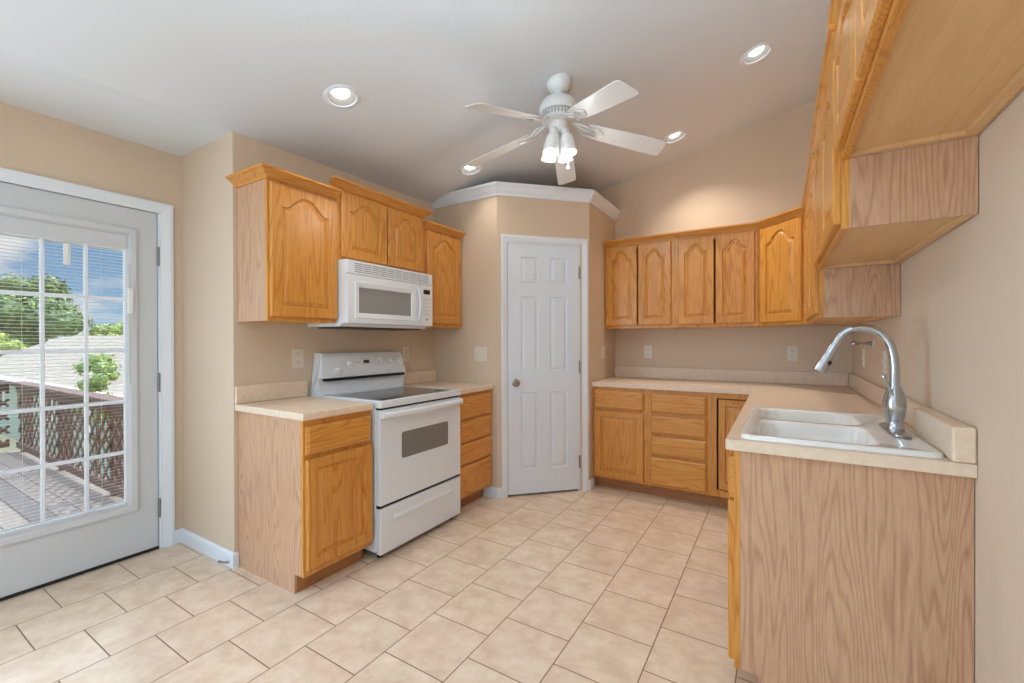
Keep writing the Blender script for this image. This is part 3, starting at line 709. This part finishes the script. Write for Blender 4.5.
# sink run (faces -X): root local x = -Y
YE = .445
c = thing('sink_cabinet', 'oak sink base cabinet with a wide wood-grain end panel facing the room', 'cabinet', (XR-.61, 2.0, 0), -pi/2)
wS = 2.0-YE
base_box(c, wS, .608, end_r=True, hollow=True)
for k in range(3):
    a, b_ = .02+k*.512, .02+k*.512+.500
    add_door(c, a, .120, b_, .690); add_drawer(c, a, .702, b_, .848)
bx = thing  # no-op alias

# L-shaped countertop with sink cut-out
SX0, SX1, SY0, SY1 = 2.482, 3.022, .452, 1.248
counter_piece('countertop', 'long L-shaped beige laminate countertop holding the sink', [(PB+.001, YB-.001), (PB+.001, YB-.635), (XR-.635, YB-.635), (XR-.635, YE-.02), (XR-.001, YE-.02), (XR-.001, YB-.001)],
              [rrect(SX0+.02, SY0+.02, SX1-.02, SY1-.02, .03)], [((PB+.001, YB-.022, .9145), (XR-.023, YB-.001, 1.016))], (PB+.001, YE-.02, .8765))
ctop = bpy.data.objects['countertop.002']; cl = ctop.location
def cpart(name, a, b_, m, bev): return MB().box(tuple(Vector(a)-cl), tuple(Vector(b_)-cl)).build(name, m, ctop, bevel=bev)
cpart('backsplash', (XR-.022, .875, .9145), (XR-.001, YB-.001, 1.016), M['counter'], .005)
cpart('backsplash', (XR-.052, YE-.020, .9145), (XR-.001, .853, 1.016), M['counter'], .006)
o = cpart('caulk_joint', (XR-.042, .8535, .9145), (XR-.002, .8745, 1.010), M['caulk'], .002); o['label'] = 'brown stained gap between backsplash pieces'

# sink
sk = thing('sink', 'white double-bowl drop-in sink in the right counter', 'sink', ((SX0+SX1)/2, (SY0+SY1)/2, .9145)); sl = sk.location
def sk_mesh():
    bm = bmesh.new()
    Z = .016
    def ring(P, z): return [bm.verts.new((p[0]-sl.x, p[1]-sl.y, z)) for p in P]
    def bridge(a, b_):
        n = len(a)
        for i in range(n): bm.faces.new((a[i], a[(i+1) % n], b_[(i+1) % n], b_[i]))
    rr = lambda e, r: rrect(SX0+e, SY0+e, SX1-e, SY1-e, r, 8)
    o0, o1, o2, o3 = ring(rr(0, .04), .0002), ring(rr(.004, .038), .011), ring(rr(.014, .032), Z), ring(rr(.024, .026), Z-.003)
    bridge(o0, o1); bridge(o1, o2); bridge(o2, o3)
    bowls = [(SX0+.045, SY0+.038, SX1-.135, SY0+.385), (SX0+.045, SY0+.425, SX1-.135, SY1-.038)]
    edges = []
    for L in (o3,):
        for i in range(len(L)): edges.append(bm.edges.get((L[i], L[(i+1) % len(L)])))
    for a, b_, c_, d_ in bowls:
        q = lambda e, r: rrect(a+e, b_+e, c_-e, d_-e, r, 8)
        t0 = ring(q(0, .07), Z-.003); t1 = ring(q(.008, .066), Z-.012); t2 = ring(q(.022, .06), -.12); t3 = ring(q(.045, .05), -.165); t4 = ring(q(.09, .04), -.172)
        bridge(t0, t1); bridge(t1, t2); bridge(t2, t3); bridge(t3, t4); bm.faces.new(t4)
        for i in range(len(t0)): edges.append(bm.edges.get((t0[i], t0[(i+1) % len(t0)])))
    bmesh.ops.triangle_fill(bm, edges=edges, use_beauty=True)
    bmesh.ops.recalc_face_normals(bm, faces=bm.faces)
    me = bpy.data.meshes.new('basin'); bm.to_mesh(me); bm.free()
    # open surface: make sure the rim faces up
    for p in me.polygons: p.use_smooth = True
    me.set_sharp_from_angle(angle=math.radians(50))
    me.materials.append(M['sink']); ob = bpy.data.objects.new('basin', me); COL.objects.link(ob); ob.parent = sk
    return bowls
bowls = sk_mesh()
for a, b_, c_, d_ in bowls:
    mb = MB(); mb.lathe([(.045, -.1715), (.043, -.168), (.034, -.169), (.030, -.171), (0, -.171)], ((a+c_)/2-sl.x, (b_+d_)/2-sl.y, 0), n=28, cap=False); mb.build('drain', M['nickel'], sk, smooth=True)
MB().lathe([(.017, 0), (.017, .003), (.010, .005), (0, .005)], (2.965-sl.x, .665-sl.y, .0135), n=20, cap=False).build('hole_cover', M['nickel'], sk, smooth=True)

# faucet
FX, FY, FZ = 2.962, .80, .9318
fa = thing('faucet', 'chrome gooseneck pull-down kitchen faucet behind the sink', 'faucet', (FX, FY, FZ))
mb = MB(); pl_ = rrect(-.030, -.125, .030, .125, .029, 8)
mb.loops([[(p[0], p[1], 0) for p in pl_], [(p[0], p[1], .006) for p in pl_], [(p[0]*.86, p[1]*.96, .011) for p in pl_]]); mb.build('base_plate', M['chrome'], fa, smooth=True)
mb = MB(); mb.lathe([(.029, .010), (.029, .020), (.024, .026), (.024, .036), (.030, .060), (.034, .085), (.033, .110), (.026, .140), (.021, .150), (.021, .156), (.0185, .165)], n=32); mb.build('body', M['chrome'], fa, smooth=True)
def smoothpath(P, n=8):
    out = []
    P = [Vector(p) for p in P]
    for i in range(len(P)-1):
        p0, p1, p2, p3 = P[max(i-1, 0)], P[i], P[i+1], P[min(i+2, len(P)-1)]
        for k in range(n):
            t = k/n; out.append(.5*((2*p1)+(-p0+p2)*t+(2*p0-5*p1+4*p2-p3)*t*t+(-p0+3*p1-3*p2+p3)*t**3))
    out.append(P[-1]); return out
neck = smoothpath([(0, 0, .160), (0, 0, .215), (-.003, 0, .270), (-.018, 0, .328), (-.054, 0, .368), (-.103, 0, .378), (-.148, 0, .358), (-.175, 0, .314)])
mb = MB(); mb.tube(neck, [.0165-.0025*min(1, i/20) for i in range(len(neck))], 16); mb.build('neck', M['chrome'], fa, smooth=True)
h0, h1 = Vector((-.175, 0, .314)), Vector((-.226, 0, .212)); hd = (h1-h0)
mb = MB(); mb.tube([h0, h0+hd*.04, h0+hd*.45, h0+hd*.85, h1], [.0145, .0165, .0175, .023, .0245], 20)
sh = mb.build('spray_head', M['chrome'], fa, smooth=True)
nrm = Vector((hd.z, 0, -hd.x)).normalized()
if nrm.x < 0: nrm = -nrm
mb = MB(); mb.lathe([(.0085, 0), (.0085, .006), (.006, .008), (0, .008)], h0+hd*.62+(nrm*.75+Vector((0, -.66, 0))).normalized()*.0165, axis=(nrm*.75+Vector((0, -.66, 0))), n=16, cap=False); mb.build('spray_button', M['black'], sh)
mb = MB(); mb.tube([(-.006, -.020, .126), (-.020, -.036, .160), (-.034, -.048, .192), (-.038, -.052, .200)], [.0050, .0042, .0040, .0055], 12); mb.lathe([(0, -.007), (.0062, -.003), (.0062, .003), (0, .007)], (-.039, -.053, .202), n=14, cap=False)
mb.build('lever', M['chrome'], fa, smooth=True)

# ------------------------------------------------------------------ far wall cabinets
YU = YB-UD-.002
def upper_pair(label, xa, xb, doors, name='wall_cabinet'):
    c = thing(name, label, 'cabinet', (xa, YU, 0)); upper(c, xb-xa, UD, 1.375, 2.135)
    for a, b_ in doors: add_door(c, a-xa, 1.402, b_-xa, 2.112, .070, st=.050, rb=.055, rt_=.045)
    return c
xm = 1.850
c = upper_pair('oak wall cabinet with two arched doors, nearest the pantry on the far wall', x0, xm-.001, [(1.251, 1.533), (1.544, 1.822)])
crown(c, [(0, 0), (xm-.001-x0, 0)], 2.125, .95)
xd = XR-.61
c = upper_pair('oak wall cabinet with two arched doors, between pantry-side cabinet and angled corner cabinet', xm, xd-.001, [(1.879, 2.154), (2.166, 2.442)])
crown(c, [(0, 0), (xd-.001-xm, 0)], 2.125, .95)
# diagonal corner cabinet
yd = YB-.61
c = thing('corner_wall_cabinet', 'oak angled corner wall cabinet with one arched door', 'cabinet', (xd, YU, 0), -pi/4)
Ld = math.hypot(XR-UD-.002-xd, YU-yd)
fr = MB(); fr.box((0, 0, 1.375), (.05, .019, 2.135)); fr.box((Ld-.05, 0, 1.375), (Ld, .019, 2.135)); fr.box((.05, 0, 1.375), (Ld-.05, .019, 1.415)); fr.box((.05, 0, 2.085), (Ld-.05, .019, 2.135)); fr.build('face_frame', M['oak'], c)
toL = lambda x, y: ((x-xd)*r2-(y-YU)*r2, (x-xd)*r2+(y-YU)*r2)
P = [toL(*p) for p in ((xd+.016, YU+.008), (XR-UD-.010, yd+.016), (XR-.002, yd+.003), (XR-.002, YB-.002), (xd+.003, YB-.002))]
MB().prism(P, 1.380, 2.135).build('carcass', M['maple'], c)
add_door(c, .036, 1.400, Ld-.036, 2.112, .078, st=.055, rb=.055, rt_=.045)
crown(c, [(-.0, 0), (Ld+.0, 0)], 2.125, .95)
# right-hand wall cabinets (face -X): local x = -Y
XU = XR-UD-.002
Y3, Y2, Y1 = 1.3225, .4176, -.50
def upper_right(label, ya, yb, z0, z1, arch=.07):
    c = thing('wall_cabinet', label, 'cabinet', (XU, ya, 0), -pi/2); w = ya-yb
    upper(c, w, UD, z0, z1)
    m = w/2
    for a, b_ in ((.024, m-.005), (m+.005, w-.022)): add_door(c, a, z0+.022, b_, z1-.022, arch, st=.055, rb=.055, rt_=.045)
    crown(c, [(0, UD), (0, 0), (w, 0), (w, UD)] if z0 < 1.7 and z1 > 2.15 else [(0, 0), (w, 0)], z1-.014, .85, 1.45)
    return c
upper_right('lowest oak wall cabinet on the right wall, next to the corner', yd-.002, Y3+.001, 1.375, 2.135)
upper_right('middle oak wall cabinet on the right wall, above the faucet', Y3, Y2+.001, 1.612, 2.185)
upper_right('nearest and highest oak wall cabinet on the right wall', Y2, Y1, 1.827, 2.215, .06)

# ------------------------------------------------------------------ ceiling fan
fx, fy = 1.484, 1.075
fz = cz(fx, fy)
fn = thing('ceiling_fan', 'white five-blade ceiling fan with four lit glass lamps', 'ceiling fan', (fx, fy, fz))
nrm = Vector((-.232, -.0215, 1)).normalized()
mb = MB(); mb.lathe([(.072, 0), (.072, .012), (.066, .035), (.045, .062), (.026, .072), (.0, .073)], axis=-nrm, n=32, cap=False); mb.build('canopy', M['fan'], fn, smooth=True)
dz = lambda z: z-fz
mb = MB(); mb.lathe([(.030, dz(2.722)), (.030, dz(2.738)), (.018, dz(2.748)), (.011, dz(2.745))], n=20); mb.lathe([(.011, dz(2.70)), (.011, dz(2.76))], n=16); mb.build('downrod', M['fan'], fn, smooth=True)
mb = MB(); mb.lathe([(.024, dz(2.718)), (.052, dz(2.712)), (.094, dz(2.688)), (.112, dz(2.655)), (.114, dz(2.628)), (.104, dz(2.614))], n=40)
mot = mb.build('motor_housing', M['fan'], fn, smooth=True)
mb = MB(); mb.lathe([(.088, dz(2.612)), (.088, dz(2.582)), (.096, dz(2.576)), (.098, dz(2.566)), (.080, dz(2.556))], n=40); mb.build('vent_band', M['fan'], fn, smooth=True)
mb = MB()
for k in range(28):
    a = 2*pi*k/28; ca, sa = cos(a), sin(a)
    p = lambda r, t, z: (r*ca-t*sa, r*sa+t*ca, dz(z))
    mb.add([p(.0875, -.004, 2.586), p(.0875, .004, 2.586), p(.0875, .004, 2.608), p(.0875, -.004, 2.608), p(.0892, -.004, 2.586), p(.0892, .004, 2.586), p(.0892, .004, 2.608), p(.0892, -.004, 2.608)],
           [(0, 3, 2, 1), (4, 5, 6, 7), (0, 1, 5, 4), (1, 2, 6, 5), (2, 3, 7, 6), (3, 0, 4, 7)])
mb.build('vent_slots', M['grey_print'], mot)
mb = MB(); mb.lathe([(.060, dz(2.554)), (.060, dz(2.530)), (.054, dz(2.522)), (.050, dz(2.500)), (.038, dz(2.490)), (.016, dz(2.486))], n=32); mb.build('switch_housing', M['fan'], fn, smooth=True)
for k in range(5):
    A = math.radians(37.6+72*k); R = Matrix.Rotation(A, 3, 'Z')
    # blade: r .20 -> .645, dropping towards the tip, pitched
    pitch = math.radians(-13); drop = math.atan2(.085, .445)
    def bp(r, w, t):
        z = 2.520-(r-.20)*math.tan(drop)
        return R @ Vector((r, w*cos(pitch), dz(z)+w*sin(pitch)+t))
    mb = MB(); prof = [(.175, .048), (.21, .056), (.40, .064), (.60, .069), (.632, .066), (.645, .054)]
    out = [(r, w) for r, w in prof]+[(r, -w) for r, w in prof[::-1]]
    mb.loops([[bp(r, w, -.003) for r, w in out], [bp(r, w, .003) for r, w in out]])
    bl = mb.build('blade', M['blade'], fn, bevel=.002)
    mb = MB()
    arm = smoothpath([R @ Vector((.070, 0, dz(2.570))), R @ Vector((.105, 0, dz(2.556))), R @ Vector((.150, 0, dz(2.528))), bp(.190, 0, -.006)], 5)
    mb.tube(arm, .010, 8)
    for s_ in (-1, 1):
        sc = smoothpath([R @ Vector((.095, .0, dz(2.560))), R @ Vector((.130, s_*.030, dz(2.542))), bp(.165, s_*.036, -.008), bp(.20, s_*.026, -.008), bp(.235, s_*.034, -.007), bp(.262, s_*.012, -.007), bp(.270, 0, -.007)], 5)
        mb.tube(sc, .0055, 8)
        mb.lathe([(.009, -.004), (.009, .0), (.0, .001)], bp(.225, s_*.020, -.006), n=12, cap=False)
    for q in (.19,): mb.lathe([(.016, -.005), (.016, .001), (.0, .002)], bp(.20, 0, -.006), n=14, cap=False)
    mb.build('blade_bracket', M['fan'], bl, smooth=True)
warm = (.90, .96, 1)
for k in range(4):
    A = YAW+math.radians(90*k+45+4); d = Vector((cos(A), sin(A), 0))
    top = d*.046+Vector((0, 0, dz(2.502))); bot = d*.076+Vector((0, 0, dz(2.360))); axl = (bot-top)
    L_ = axl.length
    mb = MB(); mb.lathe([(.020, -.012), (.026, 0), (.026, .022), (.021, .030)], top, axis=axl, n=20); lmp = mb.build('lamp_holder', M['fan'], fn, smooth=True)
    mb = MB(); mb.lathe([(.022, .026), (.034, .038), (.040, .060), (.042, .095), (.045, L_), (.0425, L_), (.039, .095), (.037, .060), (.031, .040), (.02, .030)], top, axis=axl, n=28, cap=False); mb.build('lamp_glass', M['lamp_glass'], lmp, smooth=True)
    mb = MB(); mb.lathe([(0, L_-.030), (.016, L_-.028), (.034, L_-.014), (.037, L_-.006), (.034, L_-.002), (0, L_-.0005)], top, axis=axl, n=24, cap=False); mb.build('bulb', M['fan_bulb'], lmp, smooth=True)
    light('fan_lamp', 'POINT', top+axl*1.2, FAN_W, warm, parent=fn, shadow_soft_size=.014)
mb = MB(); cx_, cy_ = .052, .02
mb.tube([(cx_, cy_, dz(2.52)), (cx_, cy_, dz(2.30))], .0012, 6); mb.lathe([(0, dz(2.278)), (.007, dz(2.282)), (.009, dz(2.292)), (.005, dz(2.303)), (0, dz(2.305))], (cx_, cy_, 0), n=14, cap=False); mb.build('pull_chain', M['fan'], fn, smooth=True)

# ------------------------------------------------------------------ recessed ceiling lights
CLAB = ['round recessed ceiling light above the left wall cabinets, nearest the camera', 'round recessed ceiling light near the right wall cabinets',
        'round recessed ceiling light by the right-hand tip of a fan blade', 'round recessed ceiling light at the left tip of a fan blade']
slope = Vector((-.232, -.0215, 1)).normalized()
for (x, y), lb, pw in zip(CANS, CLAB, (1, 1.2, 2.0, .35)):
    z = cz(x, y); t = thing('recessed_light', lb, 'ceiling light', (x, y, z), 0, 'recessed ceiling lights')
    t.rotation_euler = Vector((0, 0, 1)).rotation_difference(slope).to_euler()
    mb = MB(); mb.lathe([(.072, -.001), (.074, -.006), (.090, -.006), (.096, -.001), (.096, .0), (.072, .0)], n=40, cap=False); mb.build('trim_ring', M['white'], t, smooth=True)
    mb = MB(); mb.lathe([(.0725, .0), (.066, .050), (.060, .090), (0, .092)], n=40, cap=False); mb.build('housing', M['can'], t, smooth=True)
    mb = MB(); mb.lathe([(0, .010), (.020, .0105), (.036, .0135), (.044, .021), (.044, .040), (.034, .068), (.02, .088)], n=28, cap=False); mb.build('bulb', M['bulb'], t, smooth=True)
    l = light('can_light', 'SPOT', (0, 0, .004), CAN_W*pi*pw, (1, .95, .86), parent=t, shadow_soft_size=.03, spot_size=math.radians(132 if pw > 2 else 114), spot_blend=.9)

# ------------------------------------------------------------------ wall plates
def plate_thing(name, label, cat, loc, rz, gang=1, kind='outlet', mat='almond', group=None):
    group = 'wall outlets' if kind == 'outlet' else 'wall switches'
    t = thing(name, label, cat, loc, rz, group)
    w = .038 if gang == 1 else .062
    mb = MB(); P = rrect(-w, -.060, w, .060, .006, 4); mb.loops([[(p[0], -.0005, p[1]) for p in P], [(p[0], -.004, p[1]) for p in P], [(p[0]*.95, -.007, p[1]*.97) for p in P]]); mb.build('cover_plate', M[mat], t)
    if kind == 'outlet':
        for s_ in (-1, 1):
            mb = MB(); Q = rrect(-.016, s_*.027-.017, .016, s_*.027+.017, .008, 4); mb.prism(Q, -.009, -.0065, 'y'); k = mb.build('receptacle', M[mat], t)
            mb = MB(); mb.box((-.008, -.0096, s_*.027-.002), (-.0055, -.0088, s_*.027+.008)); mb.box((.0055, -.0096, s_*.027-.002), (.008, -.0088, s_*.027+.008)); mb.lathe([(.003, 0), (.003, .0008), (0, .0008)], (0, -.0088, s_*.027-.009), axis=(0, -1, 0), n=10, cap=False)
            mb.build('slot', M['slot'], k)
    else:
        for g in ([0] if gang == 1 else [-.023, .023]):
            mb = MB(); mb.box((g-.006, -.0075, -.012), (g+.006, -.0066, .012)); mb.prism([(-.007, -.006), (-.016, .004), (-.016, .010), (-.007, .008)], g-.004, g+.004, 'x'); mb.build('toggle', M[mat], t)
    mb = MB()
    for g in ([0] if gang == 1 else [-.023, .023]):
        for s_ in ((0,) if kind == 'outlet' else (-.03, .03)): mb.lathe([(.003, 0), (.003, .001), (0, .0012)], (g, -.0066, s_), axis=(0, -1, 0), n=10, cap=False)
    mb.build('screw', M['grey_light'], t)
    return t
plate_thing('wall_outlet', 'almond outlet above the short counter, left of the range', 'outlet', (0, .360, 1.160), RL)
plate_thing('wall_outlet', 'almond outlet half hidden at the right end of the range backguard', 'outlet', (0, 1.298, 1.160), RL)
plate_thing('light_switch', 'almond double light switch left of the pantry door', 'light switch', (.508, S, 1.158), 0, 2, 'switch')
plate_thing('light_switch', 'almond switch plate on the narrow wall right of the pantry door', 'light switch', (PB, 2.545, 1.160), RL, 1, 'switch')
plate_thing('wall_outlet', 'almond outlet on the far wall, nearest the pantry', 'outlet', (1.550, YB, 1.162), 0)
plate_thing('wall_outlet', 'almond outlet on the far wall, nearest the faucet', 'outlet', (2.694, YB, 1.160), 0)
plate_thing('wall_outlet', 'almond outlet on the right wall, the one nearer the far corner', 'outlet', (XR, 2.336, 1.150), -pi/2)
plate_thing('wall_outlet', 'almond outlet on the right wall, just behind the faucet neck', 'outlet', (XR, 1.676, 1.150), -pi/2)
# small towel arm on the right wall
t = thing('towel_holder', 'small metal towel arm with a round knob on the right wall behind the faucet', 'towel holder', (XR, 2.02, 1.245), 0)
mb = MB(); mb.box((-.004, -.03, -.018), (0, .03, .018)); mb.box((-.024, -.008, -.012), (-.003, .008, .012)); mb.lathe([(.011, -.012), (.011, .012)], (-.022, 0, 0), axis=(1, 0, 0), n=14); mb.build('bracket', M['nickel'], t, bevel=.002)
mb = MB(); mb.tube([(-.02, 0, 0), (-.085, 0, 0)], .0045, 10); mb.build('rod', M['chrome'], t)
mb = MB(); mb.lathe([(0, -.016), (.010, -.012), (.0155, -.003), (.0155, .004), (.010, .012), (0, .016)], (-.090, 0, 0), axis=(1, 0, 0), n=18, cap=False); mb.lathe([(0, -.010), (.011, -.006), (.011, .006), (0, .010)], (-.068, 0, 0), axis=(1, 0, 0), n=18, cap=False); mb.build('knob', M['chrome'], t, smooth=True)
# spring door stop on the baseboard of the short wall
t = tag(MB().tube([(-.025, -.0345, .030), (-.035, -.046, .029), (-.062, -.054, .027), (-.088, -.060, .026)], [.006, .006, .005, .0075], 10).build('door_stop', M['steel'], loc=(-.025, -.0345, .030), smooth=True), 'small metal door stop on the baseboard of the short wall by the glass door', 'door stop')

for o_ in list(bpy.data.objects):
    if o_.get('category') == 'cabinet': o_['group'] = 'oak wall cabinets' if 'wall_cabinet' in o_.name else 'oak base cabinets'

# ------------------------------------------------------------------ outdoors, seen through the glass door
DZ = -.12
b = MB(); y = -3.2
while y < .30:
    b.box((-5.75, y, DZ-.04), (XD-.125, y+.136, DZ)); y += .142
struct(b.build('deck_floor', M['deck']), 'grey wooden deck boards outside the glass door', 'deck')
g = MB().box((-60, -40, -3.2), (-.9, 60, -3.0)).build('ground', M['grass']); struct(g, 'sunlit ground below the deck', 'ground')
def lattice_panel(name, L, z0, z1, parent, loc=(0, 0, 0)):
    mb = MB(); p = .17; w = .016; H = z1-z0
    for s_, yy in ((1, 0), (-1, .008)):
        n = int((L+H)/p)+2
        for k in range(n):
            xs = k*p-(H if s_ > 0 else 0)
            a = (xs, z0) if s_ > 0 else (xs, z0); e = (xs+s_*H, z1)
            if s_ < 0: a = (xs, z0); e = (xs-H, z1)
            # clip to 0..L
            (ax_, az), (bx_, bz) = a, e
            def at(xc): return az+(bz-az)*(xc-ax_)/(bx_-ax_)
            pts = [(ax_, az), (bx_, bz)]
            if max(ax_, bx_) <= 0.01 or min(ax_, bx_) >= L-.01: continue
            q = []
            for (x_, z_) in pts:
                if x_ < 0: q.append((0, at(0)))
                elif x_ > L: q.append((L, at(L)))
                else: q.append((x_, z_))
            (x1, z1_), (x2, z2_) = q
            if abs(x2-x1) < .02: continue
            dd = Vector((x2-x1, z2_-z1_)).normalized(); nn = Vector((-dd.y, dd.x))*w
            mb.prism([(x1+nn.x, z1_+nn.y), (x2+nn.x, z2_+nn.y), (x2-nn.x, z2_-nn.y), (x1-nn.x, z1_-nn.y)], yy, yy+.007, 'y')
    o = mb.build('lattice', M['rail'], parent); return o
def railing(label, loc, rz, L, posts):
    t = thing('deck_railing', label, 'railing', loc, rz)
    MB().box((-.03, -.07, .850), (L+.03, .075, .888)).build('top_rail', M['rail'], t)
    MB().box((0, -.018, .765), (L, .0198, .850)).build('upper_rail', M['rail'], t); MB().box((0, -.018, .06), (L, .0198, .13)).build('lower_rail', M['rail'], t)
    lattice_panel('lattice', L, .13, .765, t)
    for x in posts: MB().box((x-.045, .02, 0), (x+.045, .11, .849)).build('post', M['rail'], t)
    return t
railing('dark lattice deck railing running away from the house', (-5.62, .155, DZ), 0, 4.75, (.05, 1.6, 3.1, 4.65))
railing('dark lattice railing across the far end of the deck', (-5.74, -3.2, DZ), pi/2, 3.3, (.1, 1.6, 2.7))

# neighbour's house: eave along X, roof rising away from the deck
nb = thing('house', 'neighbouring house with a pale shingle roof and green-grey walls beyond the deck', 'house', (-20, 3.2, -3.0))
MB().box((-14, .45, 0), (11.5, 7.0, 2.78)).build('wall', M['siding'], nb)
def slab(mb, a, b_, c_, d_, t=.12):
    V = [Vector(p) for p in (a, b_, c_, d_)]; n_ = (V[1]-V[0]).cross(V[3]-V[0]).normalized()*t
    mb.add(V+[v-n_ for v in V], [(0, 1, 2, 3), (7, 6, 5, 4), (0, 4, 5, 1), (1, 5, 6, 2), (2, 6, 7, 3), (3, 7, 4, 0)])
mb = MB(); slab(mb, (-14.5, 0, 2.84), (12, 0, 2.84), (12, 3.8, 4.62), (-14.5, 3.8, 4.62)); slab(mb, (-14.5, 3.8, 4.62), (12, 3.8, 4.62), (12, 7.6, 2.84), (-14.5, 7.6, 2.84)); mb.build('roof', M['shingle'], nb)
MB().box((-14.5, -.12, 2.72), (12, .02, 2.85)).build('gutter', M['white'], nb)
for x in (-9, -5.5, -1.5, 2.5, 6):
    f = MB().box((x, .40, 1.3), (x+1.1, .46, 2.4)).build('window_frame', M['white'], nb); MB().box((x+.08, .39, 1.38), (x+1.02, .41, 2.32)).build('window_pane', M['slot'], f)

def blob_tree(name, label, cat, loc, blobs, mats, nleaf, leaf, trunk=None, group=None, seed=1):
    rnd = random.Random(seed)
    t = thing(name, label, cat, loc, 0, group)
    if trunk:
        mb = MB(); r, h = trunk; mb.tube([(0, 0, 0), (.05*h*.2, 0, h*.5), (0, .05*h*.2, h)], [r, r*.75, r*.45], 10)
        for k in range(5):
            a = k*1.26; mb.tube([(0, 0, h*.55+k*.04*h), (cos(a)*h*.14, sin(a)*h*.14, h*.8), (cos(a)*h*.26, sin(a)*h*.26, h)], [r*.4, r*.28, r*.12], 7)
        mb.build('trunk', M['bark'], t)
    mb = MB()
    for bx_, by_, bz_, br in blobs:
        # lumpy inner mass
        n1, n2 = 10, 7; ring = []
        for j in range(1, n2):
            ph = pi*j/n2; row = []
            for i in range(n1):
                th = 2*pi*i/n1; rr = br*(.62+.16*rnd.random()); row.append((bx_+rr*sin(ph)*cos(th), by_+rr*sin(ph)*sin(th), bz_+rr*.9*cos(ph)))
            ring.append(row)
        mb.loops(ring, True, True, 0)
        m = int(nleaf*br*br)
        for _ in range(m):
            d = Vector((rnd.gauss(0, 1), rnd.gauss(0, 1), rnd.gauss(0, 1))).normalized(); q = Vector((bx_, by_, bz_))+Vector((d.x, d.y, d.z*.9))*br*(.70+.34*rnd.random())
            u = d.orthogonal().normalized(); u = (Matrix.Rotation(rnd.random()*6.28, 3, d) @ u); w = d.cross(u); u = (u+d*(rnd.random()-.5)*1.2).normalized()
            s_ = leaf*(.6+.8*rnd.random())
            mb.add([q-u*s_, q+w*s_*.55, q+u*s_, q-w*s_*.55], [(0, 1, 2, 3)], rnd.choice(range(len(mats))))
    mb.build('foliage', mats, t); return t
def cluster(n, R, H, z, br, seed):
    rnd = random.Random(seed); B = []
    for k in range(n):
        a = rnd.random()*6.28; e = rnd.random()**.5
        h = rnd.random()
        rad = R*e*(1-abs(h-.4)*.9)
        B.append((cos(a)*rad, sin(a)*rad, z+H*h, br*(.7+.5*rnd.random())))
    return B
blob_tree('tree', 'large broad green tree behind the neighbouring roof', 'tree', (-45, 7.9, -3), cluster(36, 2.9, 4.2, 4.3, 1.25, 3), [M['leaf_dark'], M['leaf_mid']], 170, .15, (.35, 6.5), seed=3)
blob_tree('tree', 'bright yellow-green tree beyond the roof, right of the large tree', 'tree', (-45, 12.6, -3), cluster(20, 2.0, 1.3, 4.1, .75, 5), [M['leaf_light'], M['leaf_mid']], 220, .12, (.25, 4.2), seed=5)
blob_tree('bush', 'yellow-green rounded bush in front of the large tree', 'bush', (-39.5, 5.2, -3), cluster(12, 1.3, 1.0, 3.6, .55, 8), [M['leaf_light'], M['leaf_mid']], 260, .10, (.2, 3.8), seed=8)
blob_tree('shrub', 'leafy green shrub rising beside the deck railing', 'shrub', (-10.6, 2.22, -3), cluster(24, .55, 1.3, 2.6, .22, 11), [M['leaf_mid'], M['leaf_light']], 1300, .04, (.05, 3.0), seed=11)
